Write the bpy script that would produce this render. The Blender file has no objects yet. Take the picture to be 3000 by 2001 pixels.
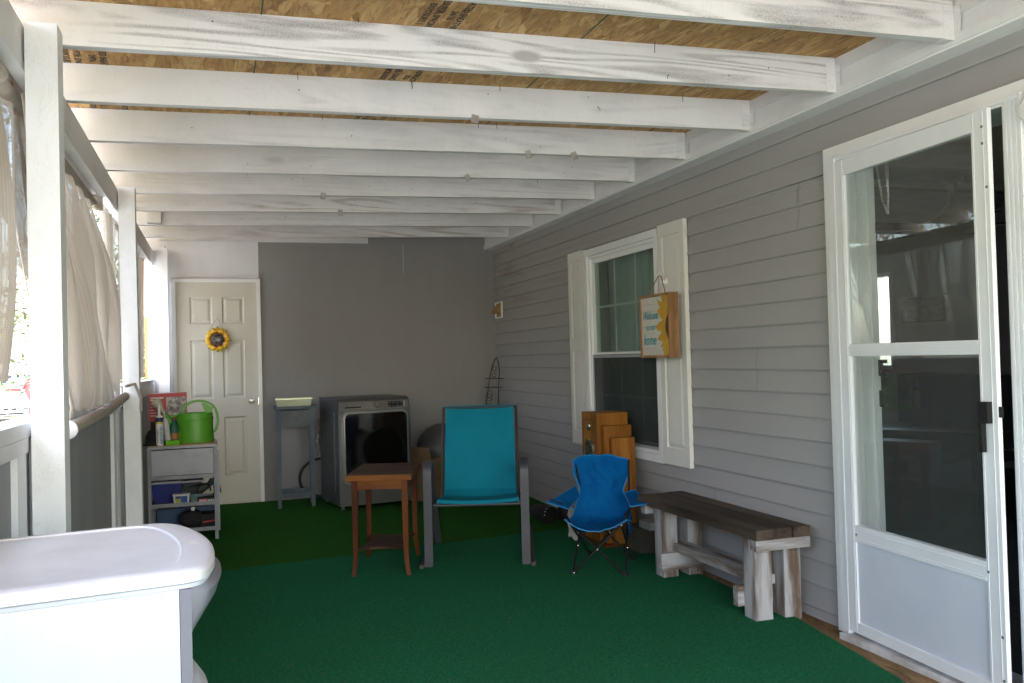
import bpy, bmesh, math, random
from mathutils import Vector, Matrix, noise as mnoise
random.seed(7)
S = bpy.context.scene
COL = S.collection
PI = math.pi
rad = math.radians

# ------------------------------------------------------------------ camera
cd = bpy.data.cameras.new('camera'); cam = bpy.data.objects.new('camera', cd); COL.objects.link(cam)
cd.sensor_width = 36; cd.lens = 31.11; cd.clip_start = .05; cd.clip_end = 2000
r_ = Vector((.94884588, -.31456528, -.02720622)); u_ = Vector((.02015848, -.02563684, .99946805)); f_ = Vector((.31509543, .94888958, .01798425))
cam.matrix_world = Matrix(((r_.x, u_.x, -f_.x, 0), (r_.y, u_.y, -f_.y, 0), (r_.z, u_.z, -f_.z, 1.187), (0, 0, 0, 1)))
S.camera = cam
S.view_settings.view_transform = 'Standard'; S.view_settings.look = 'None'; S.view_settings.gamma = 1
S.view_settings.exposure = 3.08
S.render.engine = 'CYCLES'
S.cycles.max_bounces = 12; S.cycles.diffuse_bounces = 7; S.cycles.transparent_max_bounces = 16

# ------------------------------------------------------------------ light
SUN_EL, SUN_AZ = 50, 183          # azimuth clockwise from +Y
w = bpy.data.worlds.new('World'); S.world = w; w.use_nodes = True
nt = w.node_tree; nt.nodes.clear()
sk = nt.nodes.new('ShaderNodeTexSky'); sk.sky_type = 'NISHITA'; sk.sun_disc = False
sk.sun_elevation = rad(SUN_EL); sk.sun_rotation = rad(SUN_AZ); sk.air_density = 1.2; sk.dust_density = 2.5
bg = nt.nodes.new('ShaderNodeBackground'); bg.inputs['Strength'].default_value = .15
wo = nt.nodes.new('ShaderNodeOutputWorld')
nt.links.new(sk.outputs[0], bg.inputs[0]); nt.links.new(bg.outputs[0], wo.inputs[0])
sl = bpy.data.lights.new('sun', 'SUN'); sl.energy = 4.0; sl.angle = rad(.53); sl.color = (1, .965, .92)
so = bpy.data.objects.new('sun', sl); COL.objects.link(so)
sd = Vector((math.sin(rad(SUN_AZ)) * math.cos(rad(SUN_EL)), math.cos(rad(SUN_AZ)) * math.cos(rad(SUN_EL)), math.sin(rad(SUN_EL))))
so.rotation_euler = sd.to_track_quat('Z', 'Y').to_euler()

# ------------------------------------------------------------------ materials
def new_mat(name):
    m = bpy.data.materials.new(name); m.use_nodes = True
    n = m.node_tree.nodes; b = n.get('Principled BSDF')
    return m, n, m.node_tree.links, b
def c4(c): return (c[0], c[1], c[2], 1)
def coords(n, l, scale=(1, 1, 1), rand=True, rot=(0, 0, 0), loc=(0, 0, 0)):
    tc = n.new('ShaderNodeTexCoord'); mp = n.new('ShaderNodeMapping'); mp.inputs['Scale'].default_value = scale
    mp.inputs['Rotation'].default_value = rot; mp.inputs['Location'].default_value = loc
    if rand:
        oi = n.new('ShaderNodeObjectInfo'); ad = n.new('ShaderNodeVectorMath'); ad.operation = 'ADD'
        mu = n.new('ShaderNodeMath'); mu.operation = 'MULTIPLY'; mu.inputs[1].default_value = 37
        l.new(oi.outputs['Random'], mu.inputs[0]); l.new(tc.outputs['Object'], ad.inputs[0]); l.new(mu.outputs[0], ad.inputs[1])
        l.new(ad.outputs[0], mp.inputs['Vector'])
    else: l.new(tc.outputs['Object'], mp.inputs['Vector'])
    return mp.outputs[0]
def tnoise(n, l, v, scale, detail=5, rough=.55, dist=0):
    t = n.new('ShaderNodeTexNoise'); t.inputs['Scale'].default_value = scale; t.inputs['Detail'].default_value = detail
    t.inputs['Roughness'].default_value = rough; t.inputs['Distortion'].default_value = dist; l.new(v, t.inputs['Vector'])
    return t.outputs['Fac']
def ramp(n, l, fac, stops):
    r = n.new('ShaderNodeValToRGB'); e = r.color_ramp.elements
    while len(e) < len(stops): e.new(.5)
    for i, (p, c) in enumerate(stops):
        e[i].position = p; e[i].color = c4(c) if not isinstance(c, (int, float)) else (c, c, c, 1)
    l.new(fac, r.inputs[0]); return r.outputs[0]
def mix(n, l, fac, a, b, mode='MIX'):
    m = n.new('ShaderNodeMix'); m.data_type = 'RGBA'; m.blend_type = mode
    if isinstance(fac, (int, float)): m.inputs[0].default_value = fac
    else: l.new(fac, m.inputs[0])
    for s, v in ((6, a), (7, b)):
        if isinstance(v, tuple): m.inputs[s].default_value = c4(v)
        else: l.new(v, m.inputs[s])
    return m.outputs[2]
def math_(n, l, op, a, b=0.0):
    m = n.new('ShaderNodeMath'); m.operation = op
    for i, v in enumerate((a, b)):
        if isinstance(v, (int, float)): m.inputs[i].default_value = v
        else: l.new(v, m.inputs[i])
    return m.outputs[0]
def bump(n, l, b, h, strength, dist=.002):
    bp = n.new('ShaderNodeBump'); bp.inputs['Strength'].default_value = strength; bp.inputs['Distance'].default_value = dist
    l.new(h, bp.inputs['Height']); l.new(bp.outputs[0], b.inputs['Normal'])
def M(name, c1, c2=None, scale=4, stretch=(1, 1, 1), rough=.6, bmp=0, bscale=80, bstretch=None, metal=0, spec=.5, lo=.38, hi=.62, coat=0, rvar=.0, bd=.002):
    m, n, l, b = new_mat(name)
    b.inputs['Metallic'].default_value = metal; b.inputs['Roughness'].default_value = rough
    b.inputs['Specular IOR Level'].default_value = spec; b.inputs['Coat Weight'].default_value = coat
    v = coords(n, l, stretch)
    if c2 is None: c2 = tuple(x * .82 for x in c1)
    f = tnoise(n, l, v, scale, 6, .6)
    l.new(ramp(n, l, f, [(lo, c1), (hi, c2)]), b.inputs['Base Color'])
    if rvar: l.new(ramp(n, l, f, [(.3, rough), (.7, min(1, rough + rvar))]), b.inputs['Roughness'])
    if bmp:
        vb = coords(n, l, bstretch or stretch); bump(n, l, b, tnoise(n, l, vb, bscale, 4), bmp, bd)
    return m
def plain_metal(name, c, rough=.3): return M(name, c, tuple(x * .85 for x in c), 8, rough=rough, metal=1, rvar=.1)

def painted_wood(name, amt, base=(.75, .738, .745), axis='X', dirt=(.33, .31, .32), lo=.45, freq=85, ringw=.32):
    """white paint worn thin over the grain of a long board"""
    m, n, l, b = new_mat(name); b.inputs['Roughness'].default_value = .55
    st = {'X': (.075, 1, 1), 'Z': (1, 1, .1), 'Y': (1, .075, 1)}[axis]
    v = coords(n, l, st)
    warp = tnoise(n, l, v, 5.5, 2, .5, .4)
    rings = math_(n, l, 'SINE', math_(n, l, 'MULTIPLY', warp, freq))
    fine = tnoise(n, l, v, 60, 3)
    g = math_(n, l, 'ADD', math_(n, l, 'MULTIPLY', rings, ringw), .5)
    g = math_(n, l, 'ADD', g, math_(n, l, 'MULTIPLY', math_(n, l, 'SUBTRACT', fine, .5), 1.1))
    v2 = coords(n, l, {'X': (.35, 1, 1), 'Z': (1, 1, .35), 'Y': (1, .35, 1)}[axis], loc=(3, 1, 2))
    patch = ramp(n, l, tnoise(n, l, v2, 4.2, 4, .6, .5), [(lo, 0.0), (lo + .16, 1.0)])
    gr = ramp(n, l, g, [(.35, 0.0), (.95, 1.0)])
    v3 = coords(n, l, (1, 1, 1), loc=(7, 2, 5))
    speck = ramp(n, l, tnoise(n, l, v3, 220, 2, .7), [(.42, 0.0), (.6, 1.0)])
    mask = math_(n, l, 'MULTIPLY', math_(n, l, 'MULTIPLY', gr, patch), math_(n, l, 'ADD', math_(n, l, 'MULTIPLY', speck, .5), .5))
    # knots
    vk = coords(n, l, {'X': (.32, 1, .9), 'Z': (1, 1, .32), 'Y': (.9, .32, 1)}[axis], loc=(1, 6, 3))
    vo = n.new('ShaderNodeTexVoronoi'); vo.inputs['Scale'].default_value = 5.0; l.new(vk, vo.inputs['Vector'])
    kn = ramp(n, l, vo.outputs['Distance'], [(.07, 1.0), (.12, 0.0)])
    mask = math_(n, l, 'MAXIMUM', mask, math_(n, l, 'MULTIPLY', kn, .75))
    mask = math_(n, l, 'MULTIPLY', mask, amt)
    soft = ramp(n, l, tnoise(n, l, v3, 2.2, 4), [(.4, base), (.68, tuple(x * .88 for x in base))])
    # small water marks
    drip = ramp(n, l, tnoise(n, l, coords(n, l, (1, 1, .4), loc=(2, 9, 4)), 9, 5, .7, 1.5), [(.485, 0.0), (.5, .22), (.515, 0.0)])
    col = mix(n, l, mask, soft, dirt)
    col = mix(n, l, math_(n, l, 'MULTIPLY', drip, .8), col, (.52, .45, .38))
    l.new(col, b.inputs['Base Color'])
    bump(n, l, b, g, .12, .002)
    return m
WH_A = painted_wood('painted_rafter_worn', 1.0, dirt=(.30, .285, .29), lo=.36)
WH_B = painted_wood('painted_rafter', .5, lo=.46)
WH_C = painted_wood('painted_rafter_stained', .9, dirt=(.30, .235, .19), lo=.42)
WH_Z = painted_wood('painted_post', .10, (.84, .86, .89), axis='Z', lo=.5)
WH_Y = painted_wood('painted_beam', .18, (.78, .78, .80), axis='Y', lo=.5)

def osb(name, tint=1.0, dark=1.0):
    m, n, l, b = new_mat(name); b.inputs['Roughness'].default_value = .75
    cols = None; hs = None
    for k, (rot, sc) in enumerate(((.35, 24), (1.25, 30), (2.2, 22), (2.85, 34))):
        v = coords(n, l, (1, .28, 1), rand=False, rot=(0, 0, rot), loc=(k * 3.1, k, 0))
        vw = n.new('ShaderNodeVectorMath'); vw.operation = 'ADD'
        nz = n.new('ShaderNodeTexNoise'); nz.inputs['Scale'].default_value = 5; l.new(v, nz.inputs['Vector'])
        sc_ = n.new('ShaderNodeVectorMath'); sc_.operation = 'SCALE'; sc_.inputs['Scale'].default_value = .10
        l.new(nz.outputs['Color'], sc_.inputs[0]); l.new(v, vw.inputs[0]); l.new(sc_.outputs[0], vw.inputs[1])
        vo = n.new('ShaderNodeTexVoronoi'); vo.inputs['Scale'].default_value = sc; l.new(vw.outputs[0], vo.inputs['Vector'])
        sx = n.new('ShaderNodeSeparateColor'); l.new(vo.outputs['Color'], sx.inputs[0])
        fl = ramp(n, l, sx.outputs[0], [(0, (.24 * tint, .125 * tint, .04 * tint)), (.08, (.34 * tint, .19 * tint, .068 * tint)), (.6, (.40 * tint, .235 * tint, .09 * tint)), (1, (.52 * tint, .34 * tint, .155 * tint))])
        fb = n.new('ShaderNodeVectorMath'); fb.operation = 'MULTIPLY'; fb.inputs[1].default_value = (1, .35, 1); l.new(vw.outputs[0], fb.inputs[0])
        fl = mix(n, l, .75, fl, ramp(n, l, tnoise(n, l, fb.outputs[0], 95, 3, .6), [(.32, (.50, .43, .35)), (.5, (.9, .88, .85)), (.7, (1.15, 1.12, 1.05))]), 'MULTIPLY')
        if cols is None: cols, hs = fl, sx.outputs[1]
        else:
            sel = math_(n, l, 'GREATER_THAN', sx.outputs[1], .58)
            cols = mix(n, l, sel, cols, fl)
            hs = mix(n, l, sel, hs, sx.outputs[2])
    v = coords(n, l, (1, .2, 1), rand=False, rot=(0, 0, .8)); g = tnoise(n, l, v, 90, 3)
    cols = mix(n, l, .35, cols, ramp(n, l, g, [(.3, (.7, .6, .5)), (.7, (1, 1, 1))]), 'MULTIPLY')
    big = ramp(n, l, tnoise(n, l, coords(n, l, (1, 1, 1), rand=False), 1.1, 3), [(.35, (.75 * dark,) * 3), (.65, (1.0,) * 3)])
    cols = mix(n, l, .7, cols, big, 'MULTIPLY')
    l.new(cols, b.inputs['Base Color']); bump(n, l, b, hs, .5, .002)
    return m
OSB = osb('strand_board', 1.4)
OSBF = osb('strand_board_floor', .75, .7)

def wood(name, c1, c2, c3, axis='X', rough=.5, freq=30, scale=4, coat=0.0):
    m, n, l, b = new_mat(name); b.inputs['Roughness'].default_value = rough; b.inputs['Coat Weight'].default_value = coat; b.inputs['Specular IOR Level'].default_value = .22
    st = {'X': (.12, 1, 1), 'Y': (1, .12, 1), 'Z': (1, 1, .12)}[axis]
    v = coords(n, l, st); wp = tnoise(n, l, v, scale, 3, .5, .3)
    s = math_(n, l, 'SINE', math_(n, l, 'MULTIPLY', wp, freq)); s = math_(n, l, 'ADD', math_(n, l, 'MULTIPLY', s, .35), .5)
    fine = tnoise(n, l, v, 70, 4); s = math_(n, l, 'ADD', s, math_(n, l, 'MULTIPLY', math_(n, l, 'SUBTRACT', fine, .5), .9))
    l.new(ramp(n, l, s, [(.1, c1), (.5, c2), (.95, c3)]), b.inputs['Base Color']); bump(n, l, b, fine, .15, .001)
    return m
def carpet(name, a, c, d):
    m, n, l, b = new_mat(name); b.inputs['Roughness'].default_value = .95; b.inputs['Specular IOR Level'].default_value = .1
    b.inputs['Sheen Weight'].default_value = 0; b.inputs['Specular IOR Level'].default_value = 0
    v = coords(n, l, (1, 1, 1), rand=False)
    f1 = tnoise(n, l, v, 260, 2, .7); f2 = tnoise(n, l, v, 2.3, 5, .6); f3 = tnoise(n, l, v, 85, 4, .8)
    col = ramp(n, l, f1, [(.3, c), (.55, a), (.75, tuple(x * 1.5 for x in a))])
    col = mix(n, l, ramp(n, l, f2, [(.35, 0.0), (.7, .65)]), col, d)
    col = mix(n, l, ramp(n, l, f3, [(.38, .6), (.55, 0.0)]), col, tuple(x * .4 for x in a))
    col = mix(n, l, ramp(n, l, f3, [(.58, 0.0), (.75, .5)]), col, tuple(x * 1.6 + .01 for x in a))
    sp = ramp(n, l, tnoise(n, l, v, 38, 1, .4), [(.76, 0.0), (.79, .6)])
    col = mix(n, l, sp, col, (.12, .11, .06))
    l.new(col, b.inputs['Base Color']); bump(n, l, b, mix(n, l, .5, f1, f3), 1.0, .012)
    return m
CARPET_F = carpet('green_turf_front', (.027, .172, .082), (.019, .118, .055), (.030, .140, .066))
CARPET_B = carpet('green_turf_back', (.034, .135, .028), (.022, .090, .018), (.042, .112, .024))

def siding_mat():
    m, n, l, b = new_mat('vinyl_siding'); b.inputs['Roughness'].default_value = .55
    v = coords(n, l, (1, .12, 1), rand=False); f = tnoise(n, l, v, 60, 4)
    big = tnoise(n, l, coords(n, l, (1, .5, 1), rand=False), 1.6, 4)
    col = ramp(n, l, big, [(.35, (.36, .347, .348)), (.7, (.325, .314, .315))])
    # brown streaks of old stain near the far end of the wall
    tc = n.new('ShaderNodeTexCoord'); sp = n.new('ShaderNodeSeparateXYZ'); l.new(tc.outputs['Object'], sp.inputs[0])
    zone = math_(n, l, 'MULTIPLY', ramp(n, l, math_(n, l, 'MULTIPLY', sp.outputs['Y'], .1), [(.60, 0.0), (.69, 1.0), (.76, 1.0), (.785, 0.0)]),
                 ramp(n, l, math_(n, l, 'MULTIPLY', sp.outputs['Z'], .4), [(.60, 0.0), (.72, 1.0)]))
    st = ramp(n, l, tnoise(n, l, coords(n, l, (1, .3, 2.2), rand=False, rot=(.25, 0, 0)), 3.6, 4, .6, .8), [(.52, 0.0), (.66, 1.0)])
    col = mix(n, l, math_(n, l, 'MULTIPLY', math_(n, l, 'MULTIPLY', zone, st), .6), col, (.24, .16, .09))
    l.new(col, b.inputs['Base Color']); bump(n, l, b, f, .12, .0015)
    return m
SIDING = siding_mat()
GREYPLY = M('grey_painted_plywood', (.275, .268, .270), (.25, .244, .247), 3, (1, 1, .3), .7, .5, 60, (1, 1, .12))
GREYPAN = M('grey_painted_panel', (.36, .365, .385), (.31, .315, .335), 5, (1, 1, .3), .7, .5, 60, (1, 1, .12))
WHITEPLY = M('white_painted_plywood', (.72, .72, .74), (.66, .66, .68), 4, (1, 1, .4), .65, .6, 70, (1, .4, .3))
TRIM = M('white_trim', (.8, .8, .8), (.75, .75, .76), 3, rough=.4)
ALU = M('white_aluminium', (.78, .79, .82), (.74, .75, .79), 5, rough=.35, bmp=.03)
PANELW = M('white_door_panel', (.62, .65, .73), (.59, .62, .71), 6, rough=.45, bmp=.08, bscale=300)
SHUT = M('shutter_white', (.72, .70, .66), (.67, .65, .61), 3, (1, 1, .3), .5, .1, 90, (1, 1, .15))
DOORC = M('cream_door', (.60, .57, .50), (.56, .53, .46), 3, rough=.5, bmp=.08, bscale=120, bstretch=(1, 1, .1))
BLACKP = M('black_plastic', (.010, .010, .012), (.016, .016, .016), 8, rough=.5, spec=.2)
DARK = M('dark_fabric', (.01, .01, .012), (.018, .017, .018), 10, rough=.9, bmp=.3, bscale=200)
CHROME = plain_metal('chrome', (.6, .58, .55), .22)
SEAM = M('seam_ink', (.03, .10, .06), rough=.8)
INK = M('stamp_ink', (.06, .05, .045), (.17, .115, .06), 60, rough=.9, lo=.45, hi=.7)
NAIL = M('rusty_nail', (.06, .045, .035), (.03, .02, .018), 50, rough=.6, metal=.4)
LUMBER = wood('raw_lumber', (.30, .13, .05), (.5, .26, .12), (.62, .36, .18), 'Z', .7, 14, 3)

def glass_mat(name, tint=(1, 1, 1), rough=0, dust=.0, refl=.045):
    m, n, l, b = new_mat(name)
    b.inputs['Transmission Weight'].default_value = 1; b.inputs['IOR'].default_value = 1.45; b.inputs['Roughness'].default_value = rough
    b.inputs['Base Color'].default_value = c4(tint)
    # thin sheet: fresnel reflection over clear transparency
    out = n.get('Material Output'); tr = n.new('ShaderNodeBsdfTransparent'); tr.inputs[0].default_value = c4(tint)
    gl = n.new('ShaderNodeBsdfGlossy'); gl.inputs['Roughness'].default_value = .015
    lw = n.new('ShaderNodeLayerWeight'); lw.inputs['Blend'].default_value = .5
    f2 = math_(n, l, 'ADD', math_(n, l, 'MULTIPLY', math_(n, l, 'POWER', lw.outputs['Facing'], 5), .96), refl)
    ms = n.new('ShaderNodeMixShader'); l.new(f2, ms.inputs[0]); l.new(tr.outputs[0], ms.inputs[1]); l.new(gl.outputs[0], ms.inputs[2])
    df = n.new('ShaderNodeBsdfDiffuse'); df.inputs[0].default_value = (.7, .72, .72, 1)
    v = coords(n, l, (1, 1, 1), rand=False)
    spk = ramp(n, l, tnoise(n, l, v, 70, 2, .5), [(.76, 0.0), (.8, .35)])
    dd = math_(n, l, 'ADD', spk, dust)
    m2 = n.new('ShaderNodeMixShader'); l.new(dd, m2.inputs[0]); l.new(ms.outputs[0], m2.inputs[1]); l.new(df.outputs[0], m2.inputs[2])
    l.new(m2.outputs[0], out.inputs['Surface'])
    return m
GLASS = glass_mat('door_glass', (.93, .96, .95), dust=.03)
WGLASS = glass_mat('window_glass', (.80, .88, .85), dust=.03)

def shade_mat():
    m, n, l, b = new_mat('woven_shade_cloth'); out = n.get('Material Output')
    uv = n.new('ShaderNodeUVMap'); mp = n.new('ShaderNodeMapping'); l.new(uv.outputs[0], mp.inputs[0])
    sp = n.new('ShaderNodeSeparateXYZ'); l.new(mp.outputs[0], sp.inputs[0])
    a = math_(n, l, 'SINE', math_(n, l, 'MULTIPLY', sp.outputs[0], 2 * PI / .007)); c = math_(n, l, 'SINE', math_(n, l, 'MULTIPLY', sp.outputs[1], 2 * PI / .005))
    wv = math_(n, l, 'ADD', math_(n, l, 'MULTIPLY', math_(n, l, 'ADD', a, c), .25), .5)
    col = ramp(n, l, wv, [(.2, (.33, .28, .228)), (.8, (.39, .338, .28))])
    d = n.new('ShaderNodeBsdfDiffuse'); t = n.new('ShaderNodeBsdfTranslucent'); l.new(col, d.inputs[0]); l.new(col, t.inputs[0])
    m1 = n.new('ShaderNodeMixShader'); m1.inputs[0].default_value = .17; l.new(d.outputs[0], m1.inputs[1]); l.new(t.outputs[0], m1.inputs[2])
    tr = n.new('ShaderNodeBsdfTransparent'); m2 = n.new('ShaderNodeMixShader')
    hol = math_(n, l, 'ADD', ramp(n, l, wv, [(.05, .14), (.45, .03)]), ramp(n, l, sp.outputs[0], [(.10, .45), (.40, 0.0)]))
    mp2 = n.new('ShaderNodeMapping'); mp2.inputs['Scale'].default_value = (11, .55, 1); l.new(uv.outputs[0], mp2.inputs[0])
    hol = math_(n, l, 'ADD', hol, ramp(n, l, tnoise(n, l, mp2.outputs[0], 1.0, 3, .55, .5), [(.50, 0.0), (.72, .30)]))
    l.new(hol, m2.inputs[0]); l.new(m1.outputs[0], m2.inputs[1]); l.new(tr.outputs[0], m2.inputs[2]); l.new(m2.outputs[0], out.inputs['Surface'])
    return m
SHADE = shade_mat()

# ------------------------------------------------------------------ mesh helpers
def box(bm, x0, x1, y0, y1, z0, z1, mat=None):
    vs = [bm.verts.new(p) for p in ((x0, y0, z0), (x1, y0, z0), (x1, y1, z0), (x0, y1, z0), (x0, y0, z1), (x1, y0, z1), (x1, y1, z1), (x0, y1, z1))]
    for f in ((0, 3, 2, 1), (4, 5, 6, 7), (0, 1, 5, 4), (1, 2, 6, 5), (2, 3, 7, 6), (3, 0, 4, 7)): bm.faces.new([vs[i] for i in f])
    if mat:
        for v in vs: v.co = mat @ v.co
    return vs
def B(*a, mat=None):
    bm = bmesh.new(); box(bm, *a, mat=mat); return bm
def tube(bm, pts, r, n=10, closed=False, flat=None):
    pts = [Vector(p) for p in pts]; rings = []
    N = len(pts); up = None
    for i, p in enumerate(pts):
        if closed: d = (pts[(i + 1) % N] - pts[i - 1])
        else: d = (pts[min(i + 1, N - 1)] - pts[max(i - 1, 0)])
        d.normalize()
        if up is None:
            up = Vector((0, 0, 1)) if abs(d.z) < .9 else Vector((0, 1, 0))
            if flat: up = Vector(flat)
        s = d.cross(up)
        if s.length < 1e-4: s = d.cross(Vector((1, 0, .1)))
        s.normalize(); up2 = s.cross(d).normalized()
        if not flat: up = up2
        rr = r[i] if isinstance(r, (list, tuple)) and not flat else r
        ring = []
        for k in range(n):
            a = 2 * PI * (k + .5) / n
            if flat: q = p + s * (math.copysign(min(1, abs(math.cos(a)) * 1.35), math.cos(a)) * rr[0]) + up2 * (math.copysign(min(1, abs(math.sin(a)) * 1.35), math.sin(a)) * rr[1])
            else: q = p + s * (math.cos(a) * rr) + up2 * (math.sin(a) * rr)
            ring.append(bm.verts.new(q))
        rings.append(ring)
    for i in range(N - 1 + (1 if closed else 0)):
        a, c = rings[i], rings[(i + 1) % N]
        for k in range(n): bm.faces.new((a[k], a[(k + 1) % n], c[(k + 1) % n], c[k]))
    if not closed: bm.faces.new(rings[0]); bm.faces.new(rings[-1][::-1])
    return bm
def T(pts, r, n=10, **k):
    bm = bmesh.new(); tube(bm, pts, r, n, **k); return bm
def lathe(bm, prof, c=(0, 0, 0), n=24, axis='Z'):
    rings = []
    for r, z in prof:
        ring = []
        for k in range(n):
            a = 2 * PI * k / n; x, y = r * math.cos(a), r * math.sin(a)
            q = {'Z': (x, y, z), 'X': (z, x, y), 'Y': (x, z, y)}[axis]
            ring.append(bm.verts.new((q[0] + c[0], q[1] + c[1], q[2] + c[2])))
        rings.append(ring)
    for a, b_ in zip(rings, rings[1:]):
        for k in range(n): bm.faces.new((a[k], a[(k + 1) % n], b_[(k + 1) % n], b_[k]))
    bm.faces.new(rings[0]); bm.faces.new(rings[-1][::-1]); return bm
def L(prof, c=(0, 0, 0), n=24, axis='Z'):
    return lathe(bmesh.new(), prof, c, n, axis)
def prism(bm, poly, a0, a1, axis='Z'):
    """polygon extruded along axis; poly coordinates are the other two axes in order"""
    def P(p, a): return {'Z': (p[0], p[1], a), 'X': (a, p[0], p[1]), 'Y': (p[0], a, p[1])}[axis]
    lo = [bm.verts.new(P(p, a0)) for p in poly]; hi = [bm.verts.new(P(p, a1)) for p in poly]
    k = len(poly)
    bm.faces.new(lo[::-1]); bm.faces.new(hi)
    for i in range(k): bm.faces.new((lo[i], lo[(i + 1) % k], hi[(i + 1) % k], hi[i]))
    return bm
def P_(poly, a0, a1, axis='Z'): return prism(bmesh.new(), poly, a0, a1, axis)
def grid(fn, nu, nv, thick=0, uv=None):
    bm = bmesh.new(); ul = bm.loops.layers.uv.new('UVMap') if uv else None
    V = [[bm.verts.new(fn(i / nu, j / nv)) for j in range(nv + 1)] for i in range(nu + 1)]
    for i in range(nu):
        for j in range(nv):
            f = bm.faces.new((V[i][j], V[i + 1][j], V[i + 1][j + 1], V[i][j + 1]))
            if uv:
                for lp, (a, c) in zip(f.loops, ((i, j), (i + 1, j), (i + 1, j + 1), (i, j + 1))): lp[ul].uv = (a / nu * uv[0], c / nv * uv[1])
    if thick:
        bmesh.ops.recalc_face_normals(bm, faces=bm.faces)
        bmesh.ops.solidify(bm, geom=bm.faces[:], thickness=thick)
    return bm
ROOTM = {}
def obj(name, bm, mat, parent=None, bevel=0, smooth=False, world=False, seg=2, keepn=False):
    if bevel:
        es = [e for e in bm.edges if len(e.link_faces) == 2 and e.calc_face_angle(0) > .6]
        bmesh.ops.bevel(bm, geom=es, offset=bevel, segments=seg, affect='EDGES', clamp_overlap=True)
    if not keepn: bmesh.ops.recalc_face_normals(bm, faces=bm.faces)
    if world and parent is not None:
        p = parent
        while p.parent: p = p.parent
        bmesh.ops.transform(bm, matrix=ROOTM[p.name].inverted(), verts=bm.verts)
    me = bpy.data.meshes.new(name); bm.to_mesh(me); bm.free()
    if mat: me.materials.append(mat)
    o = bpy.data.objects.new(name, me); COL.objects.link(o)
    if parent is not None: o.parent = parent
    if smooth:
        for p in me.polygons: p.use_smooth = True
        if smooth != 'all':
            md = o.modifiers.new('edges', 'EDGE_SPLIT'); md.split_angle = rad(38)
    return o
def tag(o, label=None, cat=None, group=None, kind=None):
    if label: o['label'] = label
    if cat: o['category'] = cat
    if group: o['group'] = group
    if kind: o['kind'] = kind
    return o
def thing(name, loc=(0, 0, 0), rz=0, label=None, cat=None, group=None):
    o = bpy.data.objects.new(name, None); o.empty_display_size = .1; COL.objects.link(o)
    o.location = loc; o.rotation_euler = (0, 0, rz)
    ROOTM[o.name] = Matrix.Translation(loc) @ Matrix.Rotation(rz, 4, 'Z')
    return tag(o, label, cat, group)
def kids(o): return [c for c in list(bpy.data.objects) if c.parent == o]
def copy_tree(o, parent=None):
    c = o.copy(); COL.objects.link(c)
    if parent is not None: c.parent = parent
    for ch in kids(o): copy_tree(ch, c)
    return c
def text_bm(s, size, mtx, ext=.0004, font_shear=0.0, bold=0.0):
    cu = bpy.data.curves.new('t', 'FONT'); cu.body = s; cu.size = size; cu.extrude = ext; cu.shear = font_shear; cu.resolution_u = 3; cu.offset = bold
    o = bpy.data.objects.new('t', cu); COL.objects.link(o)
    dg = bpy.context.evaluated_depsgraph_get(); dg.update()
    me = bpy.data.meshes.new_from_object(o.evaluated_get(dg)); bm = bmesh.new(); bm.from_mesh(me)
    bpy.data.objects.remove(o); bpy.data.curves.remove(cu); bpy.data.meshes.remove(me)
    bmesh.ops.transform(bm, matrix=mtx, verts=bm.verts); return bm
def frame_m(origin, right, up):
    r = Vector(right).normalized(); u = Vector(up).normalized(); n_ = r.cross(u)
    return Matrix(((r.x, u.x, n_.x, origin[0]), (r.y, u.y, n_.y, origin[1]), (r.z, u.z, n_.z, origin[2]), (0, 0, 0, 1)))
def join(dst, src):
    me = bpy.data.meshes.new('j'); src.to_mesh(me); dst.from_mesh(me); bpy.data.meshes.remove(me); src.free(); return dst

# ================================================================== SETTING
def ground_fn(u, v):
    x = -90 + 150 * u; y = -60 + 180 * v
    d = math.hypot(x + 1, y - 3)
    return (x, y, -.55 - .018 * max(0, d - 4) + .02 * math.sin(x * .7) * math.cos(y * .5))
gm, n, l, b = new_mat('lawn'); b.inputs['Roughness'].default_value = .95
v = coords(n, l, rand=False)
l.new(mix(n, l, ramp(n, l, tnoise(n, l, v, .35, 6), [(.4, 0.0), (.6, 1.0)]), ramp(n, l, tnoise(n, l, v, 12, 4), [(.3, (.10, .12, .04)), (.7, (.22, .24, .09))]), (.30, .27, .18)), b.inputs['Base Color'])
bump(n, l, b, tnoise(n, l, v, 30, 3), .6, .03)
g = obj('ground', grid(ground_fn, 60, 72), gm, smooth='all'); tag(g, kind='structure')
CONC = M('concrete', (.47, .465, .455), (.41, .405, .395), 1.5, rough=.85, bmp=.3, bscale=40)
def road_fn(u, v):
    x = -9 + 8.0 * u; y = -30 + 90 * v
    d = math.hypot(x + 1, y - 3); return (x, y, -.55 - .018 * max(0, d - 4) + .06)
o = obj('driveway', grid(road_fn, 12, 60), CONC, smooth='all'); tag(o, kind='structure')
o = obj('patio', B(-1.8, 9, -14.0, -.62, -.7, -.44), CONC); tag(o, kind='structure')  # unseen slab behind the camera, enlarged to bounce sunlight into the porch
# porch floor of strand board
o = obj('floor', B(-.62, 2.52, -1.2, 8.02, -.02, -.004), OSBF); tag(o, kind='structure')

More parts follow.
